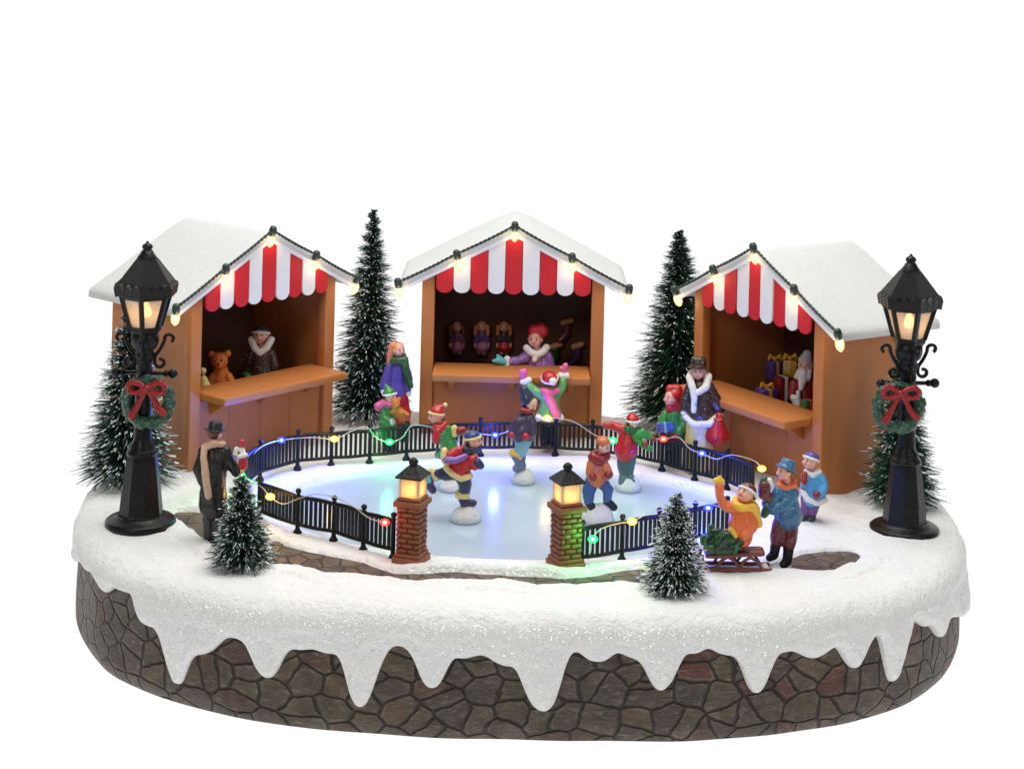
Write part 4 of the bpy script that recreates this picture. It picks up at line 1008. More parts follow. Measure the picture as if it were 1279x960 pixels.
# A: man in black coat seen from behind
f = Fig('man in long black coat and bowler hat seen from behind, holding a red toy', 268, 674)
f.body([(268,552,0,5),(270,575,0,11),(269,612,0,10)], [(263,615,0,7),(262,668,-2,5)], [(274,615,0,7),(274,668,2,5)], [(257,562,0,5),(251,585,0,4),(258,600,-5,3)], [(281,563,0,5),(291,583,-3,4),(299,592,-6,3.2)])
f.head(269, 541, 0, 9.5, yaw=140, hair=HAIRBROWN)
f.part('coat', COALCOAT, [(268,560,0,10),(268,575,0,16),(268,600,0,15.5)], [(268,600,0,15.5),(267,618,0,17.5),(267,631,0,18.5)], [(256,564,1,9),(250,584,2,8),(255,602,-2,7)], [(281,564,0,9),(290,582,-2,7.5),(294,590,-4,6)], smooth=3)
f.part('trousers', CHAR, [(262,625,0,10),(261,668,0,7)], [(274,625,0,10),(274,668,2,7)])
f.part('shoes', BLACK, [(261,671,0,5.5),(266,673,-7,5)], [(274,671,2,5.5),(280,673,-5,5)])
f.part('scarf', TAN, [(257,556,9,4.5),(257,566,14,4.4),(260,590,16,4.4),(264,614,17,5)], [(257,556,8,4.5),(268,551,10,4.5),(278,553,6,4.2),(277,556,-8,4)], smooth=1)
f.part('hand', TAN, [(298,592,-4,4.0),(303,589,-6,3.0)])
f.brimhat(COALCOAT, brim=1.6, h=1.25, top=0.95, tilt=-10)
f.finish()
# the little red and white toy he holds
f = Fig('small red and white toy figure held up by the man in black coat', 304, 588, Y=-0.95, group=None, name='toy', cat='toy')
f.part('toy_body', RED, [(304,580,0,6.5),(304,572,0,4.5)], [(304,556,0,3),(303,552,0,3.8)], smooth=1)
f.part('toy_trim', FUR, [(300,569,4,3),(308,567,4,3)], [(296,560,1,3),(294,566,1,3)], [(303,562,0,4)], [(303,585,0,2.5)], smooth=1)
# B: woman with purple jacket
f = Fig('ginger-haired woman in purple jacket, green scarf and red skirt', 501, 547, Y=0.50)
f.body([(498,448,0,4),(497,470,0,8),(498,500,0,8)], [(494,505,0,5),(495,541,0,3.5)], [(504,505,0,5),(504,541,0,3.5)], [(488,458,0,4),(482,474,3,3.4),(481,486,6,3)], [(507,458,0,4),(512,474,3,3.4),(511,488,6,3)])
f.head(498.5, 437, 0, 9, yaw=35, hair=HAIRGINGER)
f.part('ponytail', HAIRGINGER, [(492,434,-4,7),(488,446,-3,5),(486,456,-2,3)])
f.part('jacket', PURPLE, [(497,460,0,10.5),(496,476,0,11),(495,492,0,14)], [(488,459,0,6),(482,473,3,5.4),(480,484,6,5)], [(506,459,0,6),(511,474,3,5.2),(510,486,7,4.6)], smooth=3)
f.part('skirt', RED, [(496,494,0,13.5),(499,508,0,13),(501,516,0,14)])
f.part('scarf', DKGREEN, [(492,450,5,4.5),(500,449,8,5),(506,448,3,5),(507,455,8,4.5),(510,468,10,4.4),(514,479,11,4.8)], [(492,450,5,4.5),(494,446,-5,4.5),(503,446,-5,4.5),(506,448,3,5)], smooth=1)
f.part('boots', CHAR, [(495,520,0,5),(495,543,0,4.6),(496,545,5,4.4)], [(504,520,0,5),(505,543,0,4.6),(506,545,5,4.4)])
f.part('mitten', FUR, [(480,487,7,4)], [(511,489,8,4)])
f.face(); f.finish()
# C: child with teddy bear
f = Fig('small child in green coat and pink scarf hugging a bear, beside the ginger-haired woman', 487, 561, Y=0.36)
f.body([(488,500,0,4),(486,515,0,7),(486,535,0,7)], [(483,536,0,4.5),(483,556,0,3.5)], [(491,536,0,4.5),(491,556,0,3.5)], [(480,508,0,4),(482,520,8,3.4),(490,523,12,3)])
f.head(488, 494, 2, 9, yaw=52, pitch=-5, hair=HAIRBROWN)
f.beanie(GREEN, trim=FUR, pom=None, flop=(-0.5, 0.5))
f.part('coat', GREEN, [(485,511,0,9.5),(485,525,0,10.5),(486,540,0,12)], [(479,508,0,6),(480,520,7,5.2),(489,524,13,4.6)], smooth=3)
f.part('scarf', PINK, [(480,501,4,5),(488,504,7,4.5),(492,502,4,4)], [(479,502,3,5.4),(474,506,4,5.6)])
f.part('trousers', CHAR, [(483,540,0,6),(483,556,0,5)], [(491,540,0,6),(491,556,0,5)])
f.part('boots', BLACK, [(483,558,0,5),(484,559,4,4.8)], [(491,558,0,5),(493,559,4,4.8)])
f.part('mitten', FUR, [(491,523,14,4.6)])
f.face(); f.finish()
f = Fig('orange-brown plush bear held by the child in green coat', 498, 524, Y=0.30, group=None, name='teddy_bear', cat='plush bear')
f.part('plush_body', TEDDY, [(499,515,0,6.8),(503,521,0,6)], [(496,510,3,3.4),(491,513,5,3)], [(505,514,3,3.4),(510,517,5,3)], [(507,523,3,4),(511,527,5,3.6)], [(495,504,2,6)], [(491,498,2,2.8)], [(499,498,0,2.8)], [(497,506,7,2.6)], smooth=1)
f.part('nose', EYE, [(498,505.5,9.4,1.4)], vox=0.003)

# skaters on white stands
def stand(f, px, py, rx, ry, h=8):
    """white snow mound on a thin clear disc"""
    c = f.P(px, py, 0); k = f.s
    MB().lathe([(rx*k*0.98, 0), (rx*k, 1.5*k), (rx*k*1.0, 3*k), (rx*k*0.97, 4*k)], 28, (c.x, c.y, -f.o.z - 0.021)).build('clear_disc', disc_mat(), f.root)
    mb = MB(); z0 = -f.o.z - 0.020 + 3.5*k
    mb.ell((c.x, c.y, z0), (rx*0.95*k, rx*0.8*k, h*k)); mb.ell((c.x+rx*0.25*k, c.y-rx*0.15*k, z0 + h*0.25*k), (rx*0.6*k, rx*0.5*k, h*0.85*k))
    clay(mb, 'snow_mound', FUR, f.root, 0.0042)
def disc_mat():
    if 'clear_disc' in _M: return _M['clear_disc']
    m, nt, p = newmat('clear_disc'); p.inputs['Base Color'].default_value = (0.42, 0.47, 0.52, 1); p.inputs['Roughness'].default_value = 0.12
    _M['clear_disc'] = m; return m
ZI = -0.022
# D: skater in green, leaning
f = Fig('skater in green jacket and red hat with cream bobble, arm on another skater', 562, 612, z=ZI, group='skaters on the ice')
f.body([(549,528,0,4.5),(556,545,0,8),(562,562,0,8)], [(564,566,0,6),(566,584,-2,5),(564,602,-2,3.8)], [(558,566,0,6),(552,572,-10,4.5),(549,568,-18,4)], [(560,536,0,4),(570,538,-4,3.6),(577,538,-6,3)], [(551,536,6,4),(546,546,10,3.4)])
f.head(545, 518, 2, 10, yaw=-62, pitch=-8, hair=HAIRGINGER)
f.beanie(RED, trim=CREAM, pom=CREAM, flop=(0.95, 0.25))
f.part('jacket', GREEN, [(553,538,0,9.5),(560,552,0,11),(564,566,0,12)], [(559,536,2,6),(567,538,0,5.5),(570,538,0,5)], [(551,538,5,5.5),(546,546,10,4.6)], smooth=3)
f.part('scarf', RED, [(545,531,7,5),(551,533,6,5),(556,530,0,5)], [(547,536,10,4.6),(545,545,12,4.6)])
f.part('trousers', DKGREEN, [(566,570,0,8.5),(567,586,-2,6.5),(565,598,-2,5.4)], [(558,568,0,7.5),(551,570,-8,6)])
f.part('skates', PLUM, [(549,567,-12,5),(547,572,-16,4.6)], [(563,601,-2,5),(568,603,4,4.6)])
f.part('mitten', DEEPRED, [(575,537,3,6),(579,536,4,5)], [(546,547,11,5)])
f.part('cuff', CREAM, [(568,534,3,4.5),(568,541,3,4.5)], smooth=1)
stand(f, 563, 612, 15, 5, 10); f.face(); f.finish()
# E: skater in red gliding on one leg
f = Fig('skater in red coat with cream trim gliding on one leg', 582, 650, z=ZI, group='skaters on the ice')
f.body([(590,556,0,5),(580,570,0,10),(572,584,0,9)], [(578,592,0,7),(580,605,0,6),(580,624,0,4.6)], [(568,590,0,7),(553,593,-3,6),(541,598,-6,4.4)], [(574,563,6,4.6),(564,569,8,4),(558,570,8,3.6)], [(592,566,6,4.6),(597,575,10,4)])
f.head(592, 549, 2, 11, yaw=70, pitch=-4, hair=HAIRBROWN)
f.beanie(paint('hat_blue', 40, 66, 120), trim=CREAM)
f.part('coat', RED, [(582,566,0,11.5),(578,576,0,14.5),(574,584,0,15)], [(573,562,7,7),(563,566,10,6.6)], [(590,572,8,8),(594,579,9,7)], smooth=3)
f.part('coat_hem', CREAM, [(558,582,8,4),(566,588,13,4),(577,594,13,4),(588,592,9,4)], [(558,582,8,4),(560,580,-10,4),(582,590,-12,4),(588,592,9,4)], smooth=1)
f.part('cuff', CREAM, [(556,560,9,4.4),(555,567,11,4.6),(557,573,10,4.4)], [(540,589,-4,5),(545,597,-2,5)], [(573,617,4,4.8),(583,618,4,4.8)], [(573,617,-4,4.8),(583,618,-4,4.8)], smooth=1)
f.part('sash', MAUVE, [(559,570,14,5),(570,570,17,4.5),(582,566,13,4)], smooth=1)
f.part('scarf', NAVY, [(584,560,8,5),(591,561,8,5),(597,559,3,5)], [(584,560,8,5),(587,556,-8,5),(596,556,-6,5)])
f.part('trousers', NAVY, [(578,592,0,10),(581,604,0,8.6),(580,614,0,7)], [(570,590,0,9.5),(556,592,-2,8),(547,593,-3,7)])
f.part('skates', PLUM, [(578,622,0,5.6),(580,627,2,5.6),(592,627,3,4.6)], [(539,598,-4,5),(536,606,-4,5.6),(541,613,-4,5)])
f.part('skate_buckle', TEAL, [(535,596,0,3.6),(536,600,1,3.6)], smooth=1)
f.part('mitten', NAVY, [(597,574,12,6),(601,578,12,5)])
stand(f, 582, 646, 20, 8, 15); f.face(); f.finish()
# F: skater in dark plaid cape
f = Fig('skater in pointed navy hood and dark cape above pale blue trousers', 654, 603, z=ZI, group='skaters on the ice')
f.body([(662,510,0,4),(655,525,0,8),(653,542,0,8)], [(652,545,0,6),(651,562,2,5),(650,586,0,4)], [(658,545,0,6),(648,564,6,5),(649,577,4,4)], [(650,522,6,4),(646,534,9,3.6)], [(663,522,6,4),(660,536,9,3.6)])
f.head(664, 503, 2, 9.5, yaw=40, pitch=-25, hair=HAIRBROWN)
f.part('hood', NAVY, [(660,498,0,10),(655,488,-1,6.5),(652,482,-1,3)], [(660,499,0,10),(667,503,-4,8)])
f.part('scarf', DEEPRED, [(653,511,7,4.6),(661,512,8,4.6),(669,510,3,4.4)], [(653,511,6,4.6),(660,508,-7,4.6),(668,509,-3,4.4)])
f.part('cape', paint('plaid_plum', 58, 48, 76, rough=0.45, var=0.6, scale=70), [(660,517,0,8),(655,526,0,12),(651,537,0,16)], [(655,526,0,12),(657,538,0,15)], [(650,524,6,7),(643,538,8,6)], [(662,521,6,7),(664,537,9,7)], smooth=3)
f.part('trousers', PALEBLUE, [(651,545,0,9.5),(651,560,2,8)], [(658,545,0,9.5),(650,563,5,8)])
f.part('skates', paint('skate_grey', 104, 110, 140), [(643,566,4,5.6),(648,574,4,6),(652,580,4,6)], [(652,568,0,6),(650,582,0,6),(645,583,6,5)])
f.part('knee_band', YELLOW, [(641,564,5,5),(648,565,8,4.6)])
f.part('mitten', RED, [(657,541,15,5)], [(640,540,11,4.6)])
stand(f, 654, 602, 15, 6, 14); f.face(); f.finish()
# G: child reaching up to the counter
f = Fig('child in bright green coat and red bobble hat reaching both arms up', 688, 561, Y=0.395)
f.body([(687,486,0,4.5),(687,500,0,8),(687,525,0,8)], [(682,530,0,5),(682,554,0,4)], [(693,530,0,5),(693,554,0,4)], [(679,492,0,4),(666,487,-3,3.6),(657,478,-6,3.2),(655,470,-7,3)], [(695,492,0,4),(702,482,-4,3.6),(704,470,-6,3.2),(705,462,-7,3)])
f.head(687, 474, 0, 10.5, yaw=172, pitch=12, hair=HAIRBROWN)
f.beanie(RED, trim=FUR)
f.part('pompom', FUR, [(691,473,14,5.2)])
f.part('coat', LIMEGREEN, [(687,494,0,11),(687,506,0,12.5),(687,517,0,16)], [(679,493,0,6.5),(667,489,-3,6),(660,482,-5,5.4)], [(694,494,0,6.5),(702,485,-3,6),(704,476,-5,5.2)], smooth=3)
f.part('coat_hem', FUR, [(673,519,8,4.2),(687,522,15,4.4),(701,520,8,4.2)], [(673,519,8,4.2),(675,519,-10,4),(699,520,-10,4),(701,520,8,4.2)])
f.part('cuff', FUR, [(654,478,-5,4.4),(661,476,-6,4.4)], [(701,470,-6,4.4),(708,470,-6,4.4)])
f.part('mitten', PINK, [(654,471,-7,5),(655,466,-7,5),(651,465,-6,3)], [(705,464,-7,4.4),(707,458,-7,3.8)], [(706,464,-7,3.5),(701,461,-7,2.6)])
f.part('scarf', PINK, [(683,489,13,5),(689,500,15,5.2),(696,514,16,5.8)], [(678,486,8,4.6),(687,488,11,4.6),(696,486,7,4.6)])
f.part('trousers', CHAR, [(681,524,0,7.5),(681,549,0,6)], [(694,524,0,7.5),(693,549,0,6)])
f.part('boots', BLACK, [(681,552,0,6),(681,556,-3,5.2)], [(693,552,0,6),(695,556,-3,5.2)])
f.finish()
# H: skater in red coat with green sleeves
f = Fig('bent skater in red coat with green sleeves and red and white hat', 785, 612, z=ZI, group='skaters on the ice')
f.body([(790,534,0,4.5),(782,546,0,8),(780,562,0,8)], [(781,568,0,6),(780,582,2,5),(782,596,0,4)], [(788,568,0,6),(787,582,2,5),(785,596,2,4)], [(776,538,-3,4),(764,534,-8,3.4)], [(792,542,4,4),(803,541,8,3.4),(806,552,10,3)])
f.head(791, 527, 2, 9, yaw=60, pitch=-18, hair=HAIRBROWN)
f.beanie(RED, trim=FUR, pom=FUR, flop=(-0.55, 0.35))
f.part('coat', RED, [(786,540,0,9.5),(783,553,0,13),(782,563,0,14.5)], [(778,537,-2,7),(766,533,-6,5.5),(757,533,-7,4)], smooth=3)
f.part('sleeve', GREEN, [(793,541,6,6),(803,538,9,5.4),(812,543,9,4.6)], [(794,546,7,5),(804,553,10,4.6),(811,556,11,4.2)])
f.part('mitten', DEEPRED, [(815,545,10,4.4)], [(805,551,14,4)])
f.part('scarf', DKGREEN, [(784,534,7,4.4),(791,536,8,4.4),(797,533,4,4.4)], [(784,534,7,4.4),(787,531,-7,4.4),(797,533,4,4.4)])
f.part('trousers', paint('trousers_slate', 62, 92, 92), [(779,570,0,8),(779,583,2,7),(780,590,2,6)], [(788,570,0,8),(787,583,2,7),(786,590,2,6)])
f.part('skates', paint('skate_slate', 84, 116, 116), [(779,594,2,5.6),(777,600,5,5)], [(787,594,2,5.6),(791,600,5,5)])
stand(f, 785, 613, 16.5, 7, 15); f.face(); f.finish()
# I: skater in rust jacket and jeans
f = Fig('skater in rust jacket and jeans leaning forward by the green light', 748, 652, z=ZI, group='skaters on the ice')
f.body([(750,562,0,4.5),(747,578,0,8),(747,597,0,8)], [(741,598,0,6.5),(736,614,2,5),(738,632,2,4)], [(753,598,0,6.5),(759,610,4,5),(759,628,4,4)], [(741,576,5,4),(738,588,8,3.6)], [(755,576,5,4),(760,586,8,3.6)])
f.head(754, 555, 4, 10, yaw=55, pitch=-22, hair=HAIRBROWN)
f.beanie(RUST, trim=None)
f.part('scarf', DEEPRED, [(741,569,7,6),(749,573,8,6.4),(756,570,4,6)], [(741,569,6,6),(748,566,-7,6),(756,569,3,6)])
f.part('jacket', RUST, [(747,578,0,10.5),(746,588,0,12),(746,596,0,13)], [(740,576,5,6.4),(737,588,8,6)], [(754,578,6,6.4),(759,586,9,6)], smooth=3)
f.part('mitten', DEEPRED, [(760,589,12,6)], [(740,592,13,5)])
f.part('jeans', DENIM, [(741,600,0,8.4),(735,612,2,7.4),(735,624,2,6.2)], [(752,600,0,8.4),(760,610,4,7.4),(759,622,4,6.2)])
f.part('skates', COALCOAT, [(735,626,2,5.6),(741,634,4,5.2)], [(759,625,4,5.6),(767,632,4,5)])
stand(f, 748, 655, 20.5, 8, 20); f.face(); f.finish()
# J: woman in top hat
f = Fig('woman in top hat, fur-edged chocolate coat and yellow skirt', 876, 588, Y=0.13)
f.body([(873,476,0,4.5),(875,495,0,9),(874,525,0,9)], [(868,530,0,6),(868,572,0,4)], [(881,530,0,6),(881,572,0,4)], [(863,484,0,4.4),(857,500,2,3.8),(854,512,6,3.2)], [(887,484,0,4.4),(896,500,2,3.8),(899,516,4,3.2)])
f.head(872.5, 463, 2, 10, yaw=-12, pitch=-3, hair=HAIRGREY)
f.part('coat', CHOC, [(875,484,0,12.5),(876,498,0,15.5),(874,515,0,19)], [(863,484,1,7),(857,498,2,6.6),(855,510,5,6)], [(887,484,1,7),(894,498,2,7.4),(899,511,3,7)], smooth=3)
f.part('coat_hem', FUR, [(856,518,8,4.4),(866,525,18,4.6),(884,525,17,4.6),(898,517,8,4.8)], [(856,518,8,4.4),(858,518,-12,4.4),(894,518,-13,4.4),(898,517,8,4.8)], smooth=1)
f.part('fur_collar', FUR, [(861,470,5,4.6),(864,480,13,4.8),(866,494,17,4.2),(865,508,19,3.6)], [(885,469,5,4.8),(881,480,13,4.8),(872,486,15,4)], [(861,470,5,4.6),(865,468,-9,4.6),(881,468,-9,4.6),(885,469,5,4.8)], smooth=1)
f.part('lining', PALEBLUE, [(869,484,14,2.6),(867,500,20,2.4)], smooth=1)
f.part('skirt', PALEYELLOW, [(874,522,0,16),(873,545,0,17),(873,576,0,18)], smooth=3)
f.part('boots', CHAR, [(867,582,4,5),(867,585,9,4.6)], [(881,582,4,5),(881,585,9,4.6)])
f.part('glove', FUR, [(854,513,7,4.4)], [(900,516,5,4.4)])
f.brimhat(CHOC, brim=1.5, h=1.35, top=0.98, tilt=8, band=HAIRBROWN)
f.face(); f.finish()
f = Fig('red drawstring sack hanging from the hand of the woman in a top hat', 896, 551, Y=0.085, group=None, name='sack', cat='sack')
f.part('cloth_bag', RED, [(898,520,0,5),(896,530,0,9),(896,543,0,13.5)], [(889,544,0,8),(904,545,0,8)], smooth=2)
f.part('drawstring', DEEPRED, [(893,523,3,2.6),(898,525,6,2.6),(903,523,3,2.6)], smooth=1)
# K: child with red hood
f = Fig('child in red hood and green coat carrying a blue parcel', 842, 581, Y=0.205)
f.body([(841,508,0,4.5),(842,520,0,8),(842,543,0,8)], [(838,545,0,5),(838,568,0,4)], [(847,545,0,5),(847,568,0,4)], [(832,517,2,4),(826,528,8,3.4),(830,540,14,3)], [(852,517,2,4),(854,530,8,3.4),(844,541,14,3)])
f.head(838.5, 496.5, 2, 10, yaw=-55, pitch=3)
f.part('hood', RED, [(843,495,-1,11.4),(846,504,-2,10)], [(838,508,3,7),(846,510,0,8)], [(838,486,-1,6),(846,488,-3,8)], smooth=2)
f.part('coat', GREEN, [(842,518,0,11),(842,532,0,14),(842,547,0,15.5)], [(832,517,2,7),(826,528,7,6.4),(830,538,13,5.4)], [(852,517,2,7),(854,530,7,6.4),(846,540,13,5.4)], smooth=3)
f.part('mitten', DEEPRED, [(829,541,16,5)], [(843,541,18,5),(839,541,20,4)])
f.part('boots', BLACK, [(838,552,0,6),(838,574,0,5.4),(838,577,4,5)], [(847,552,0,6),(847,574,0,5.4),(847,577,4,5)])
f.face(); f.finish()
f = Fig('small blue parcel in the arms of the child in the red hood', 831, 539, Y=0.14, group=None, name='parcel', cat='parcel')
k = f.s
MB().box((0, 0, 6*k), (21*k, 9*k, 12*k), rot=Matrix.Rotation(-0.1, 3, 'Y')).build('wrapped_box', paint('parcel_blue', 40, 84, 140), f.root, bevel=0.004)
MB().box((0, 0, 6*k), (3*k, 9.8*k, 12.8*k), rot=Matrix.Rotation(-0.1, 3, 'Y')).build('ribbon', TEAL, f.root, bevel=0.001)
# L: boy on the sled
f = Fig('boy in orange jacket waving one arm from the sled', 918, 690, Y=-1.10)
f.body([(929,627,0,5),(926,645,0,10),(926,668,0,10)], [(922,672,4,7),(904,666,8,6),(894,680,10,5)], [(926,674,-6,7),(908,668,-6,6),(898,682,-6,5)], [(918,632,4,5),(902,626,8,4),(898,614,8,3.6),(897,603,8,3.2)], [(938,634,2,5),(941,652,4,4),(930,664,10,3.4)])
f.head(932, 615, 2, 12, yaw=-48, pitch=22, hair=None)
f.beanie(MAROON, trim=FUR)
f.part('jacket', ORANGE, [(927,638,0,13),(926,652,0,16),(926,670,0,14)], [(917,633,4,8),(903,628,7,7),(898,616,8,6.6),(898,606,8,6)], [(937,636,3,8),(941,652,7,7.4),(929,664,13,6.6)], smooth=3)
f.part('mitten', YELLOW, [(894,598,8,4.4),(901,599,8,4.4)], [(897,597,8,4),(899,593,8,2.6)])
f.part('scarf', YELLOW, [(918,628,10,4.6),(927,631,13,5),(938,630,9,5),(943,634,6,5.4),(946,646,5,5.6),(947,652,5,5.8)], [(918,628,10,4.6),(922,624,-6,4.6),(938,627,-5,5),(943,634,5,5)], smooth=2)
f.part('jacket_hem', YELLOW, [(912,657,11,4),(917,664,14,4)], smooth=1)
_rg = random.Random(4); _lv = []
for _i in range(26):
    _x = _rg.uniform(882, 922); _y = 688 - _rg.uniform(4, 26)*(1 - abs(_x-900)/34); _a = _rg.uniform(0, pi); _d = _rg.uniform(8, 15)
    _lv.append([(_x, _y, _d, 3.4), (_x - 6*math.cos(_a), _y - 7*math.sin(_a), _d+3, 1.2)])
f.part('fir_sprigs', paint('sprig_green', 30, 84, 36, rough=0.34), *_lv, vox=0.0038, smooth=1)
f.part('blanket', paint('blanket_green', 18, 56, 26, rough=0.34), [(925,676,0,10),(908,670,3,11),(894,668,4,10),(886,674,4,9)], [(898,664,8,6),(890,661,8,5)], [(884,680,8,7),(900,682,10,8),(918,683,8,6)], [(924,671,6,9),(906,666,9,8.5),(895,678,10,8)], smooth=2)
f.part('boots', DKGREEN, [(888,662,6,5.4),(888,656,6,4.6)], [(880,676,4,6),(879,670,4,5)])
f.face(); f.finish()
# sled
f = Fig('brown wooden sled carrying the boy in orange jacket', 920, 714, Y=-1.10, group=None, name='sled', cat='sled')
k = f.s
def sledpart():
    mb = MB(); n = 24; out = []
    for i in range(n):
        t = i/(n-1); u = -40 + 74*t; hw = 13*min(1, 0.35 + 1.8*math.sin(pi*min(1, (1-t)*1.1 + 0.02))**0.6) if t > 0.75 else 13
        out.append((u, hw))
    vs = []; 
    for z in (22, 27):
        for u, hw in out: vs += [(u*k, -hw*k, (z + 2*math.sin(u*0.05))*k), (u*k, hw*k, (z + 2*math.sin(u*0.05))*k)]
    m = 2*n; fs = []
    for i in range(n-1):
        a = 2*i; fs += [(a, a+2, a+3, a+1), (m+a, m+a+1, m+a+3, m+a+2), (a, m+a, m+a+2, a+2), (a+1, a+3, m+a+3, m+a+1)]
    fs += [(0, 1, m+1, m), (m-2, 2*m-2, 2*m-1, m-1)]
    mb.add(vs, fs, 0, False).build('deck', SLEDRED, f.root, bevel=0.0025)
    for sg in (-1, 1):
        y = sg*11*k; mb = MB()
        mb.box((-1*k, y, 6*k), (80*k, 5*k, 7*k)); mb.cap((-38*k, y, 6*k), 3.4*k, (-48*k, y, 13*k), 3.0*k); mb.cap((-48*k, y, 13*k), 3.0*k, (-44*k, y, 22*k), 3*k); mb.cap((38*k, y, 6*k), 3.6*k, (41*k, y, 7*k), 3*k)
        clay(mb, 'runner', SLEDRED, f.root, 0.004, smooth=1)
        mb = MB()
        for u0, u1 in ((-26, -12), (2, -12), (2, 16), (30, 16)): mb.tube(catmull([(u0*k, y, 9*k), ((u0*.6+u1*.4)*k, y, 17*k), (u1*k, y, 22*k)], 5), 1.9*k, 8)
        mb.build('strut', SLEDRED, f.root)
sledpart()
# M: boy in blue coat pushing
f = Fig('boy in blue coat and blue brimmed hat standing behind the sled', 974, 706, Y=-1.03)
f.body([(984,600,0,5),(982,620,0,10),(982,648,0,10)], [(974,652,0,7),(970,676,2,5.5),(967,694,2,4.6)], [(988,652,0,7),(985,680,4,5.5),(983,700,4,4.6)], [(972,612,5,5),(963,624,9,4),(955,632,10,3.4)], [(990,612,4,5),(975,630,12,4),(958,635,12,3.4)])
f.head(980.5, 588, 2, 11.5, yaw=-62, pitch=2, hair=HAIRBROWN)
f.brimhat(BLUE, brim=1.36, h=0.95, top=0.8, tilt=20, droop=0.10)
f.part('coat', BLUE, [(983,612,0,12.5),(983,628,0,15),(985,645,0,17.5)], [(973,612,6,7.4),(963,621,9,6.6),(957,626,10,6)], [(990,614,5,8),(976,630,12,7.4),(963,632,13,6.4)], smooth=3)
f.part('scarf', ORANGE, [(973,604,7,4.2),(981,607,9,4.4),(991,604,5,4.4)], [(973,604,6,4.2),(979,600,-8,4.2),(992,602,-3,4.4)], smooth=2)
f.part('mitten', DKGREEN, [(956,634,11,6),(953,638,13,5)], [(956,626,9,5)])
f.part('trousers', MAROON, [(974,654,0,9.6),(971,670,2,9),(969,679,2,7)], [(988,654,0,9.6),(986,672,4,9),(985,680,4,7.6)])
f.part('boots', BLACK, [(969,679,2,6.8),(967,692,2,6),(961,695,4,5)], [(985,682,4,7),(983,699,4,6.2),(978,703,6,5.4)])
f.part('snow_mound', FUR, [(966,706,6,5),(980,711,4,6)], [(972,708,0,7),(984,709,0,6)], smooth=2)
f.face(); f.finish()
f = Fig('dark red bundle with green leaves in the arms of the boy in blue coat', 957, 628, Y=-1.06, group=None, name='gift_bundle', cat='gift bundle')
f.part('red_wrap', MAROON, [(954,615,4,8),(955,606,3,8)], [(959,620,4,7)])
f.part('leaves', DKGREEN, [(955,598,2,4.6),(951,601,4,3)])
f.part('white_top', FUR, [(961,599,3,4),(963,606,2,4)])
# N: child in light blue coat
f = Fig('child in sky blue fur-edged coat and purple trousers beyond the boy in blue', 1011, 653, Y=-0.52)
f.body([(1015,586,0,4.5),(1016,600,0,9),(1014,622,0,9)], [(1008,624,0,6),(1005,645,0,4)], [(1018,624,0,6),(1015,645,0,4)], [(1008,594,4,4.4),(1003,606,8,3.8)], [(1025,594,2,4.4),(1029,606,5,3.8),(1020,613,12,3.4)])
f.head(1012, 574.5, 2, 10.5, yaw=-55, pitch=6, hair=HAIRGINGER)
f.beanie(PURPLE, trim=FUR)
f.part('coat', SKYBLUE, [(1016,596,0,11),(1016,606,0,13),(1016,617,0,15.5)], [(1008,595,4,6.6),(1004,605,7,6)], [(1025,595,2,6.8),(1029,606,5,6.4),(1023,612,11,5.6)], smooth=3)
f.part('coat_hem', FUR, [(1002,610,10,3.6),(1007,619,14,3.6),(1019,624,14,3.6),(1030,622,8,3.6)], [(1002,610,8,3.6),(1006,618,-9,3.6),(1027,620,-10,3.6),(1030,622,8,3.6)], smooth=1)
f.part('collar', FUR, [(1006,588,6,3.6),(1014,591,9,3.6),(1023,588,4,3.8)], [(1006,588,5,3.6),(1013,585,-7,3.6),(1023,588,3,3.8)], smooth=1)
f.part('scarf', DEEPRED, [(1004,589,10,4),(1003,597,13,4.2)])
f.part('mitten', DEEPRED, [(1018,613,15,5)], [(1003,607,9,4)])
f.part('trousers', paint('trousers_purple', 106, 56, 118), [(1008,624,0,8.6),(1005,640,0,6.4)], [(1018,624,0,8.6),(1015,640,0,6.4)])
f.part('boots', CHAR, [(1005,645,0,5.4),(1002,649,4,5)], [(1015,645,0,5.4),(1012,650,4,5)])
f.face(); f.finish()

# ------------------------------------------------------------------ vendors and goods inside the stalls
def stall_pt(key, u, v, z):
    x, y, a = STALLS[key]; return Vector((x + u*math.cos(a) - v*math.sin(a), y + u*math.sin(a) + v*math.cos(a), z))
def depth_in(key, px, v):
    """depth of the plane v behind this stall's front where the photograph's column px meets it"""
    x, y, a = STALLS[key]; best = None
    for u in np.linspace(-0.45, 0.45, 181):
        p = stall_pt(key, u, v, 0.4); e = abs(px_of(p)[0] - px)
        if best is None or e < best[0]: best = (e, p.y)
    return best[1]
SHELF = 0.225
# O: vendor of the left stall
f = Fig('vendor in dark coat with pale fur collar and green mittens', 327, 488, Y=depth_in('L', 327, 0.20), group='vendors in the stalls')
f.body([(327,432,0,5),(327,450,0,10),(327,485,0,10)], [(316,440,2,5),(310,454,4,4),(309,464,6,3.4)], [(338,440,2,5),(343,454,4,4),(342,463,6,3.4)])
f.head(326.5, 418, 2, 11, yaw=-5, hair=HAIRBROWN)
f.beanie(CHOC, trim=FUR)
f.part('coat', CHOC, [(327,444,0,13),(327,462,0,15),(327,484,0,15)], [(315,441,2,7),(310,455,4,6),(309,461,5,5.4)], [(339,441,2,7),(344,455,4,6),(342,461,5,5.4)], smooth=3)
f.part('fur_collar', FUR, [(315,423,5,4.6),(320,432,11,4.6),(327,438,13,4)], [(340,423,5,4.6),(335,432,11,4.6),(327,438,13,4)], smooth=1)
f.part('mitten', GREEN, [(308,466,7,5),(312,468,9,4.4)], [(342,466,7,5),(338,468,9,4.4)])
f.face(); f.finish()
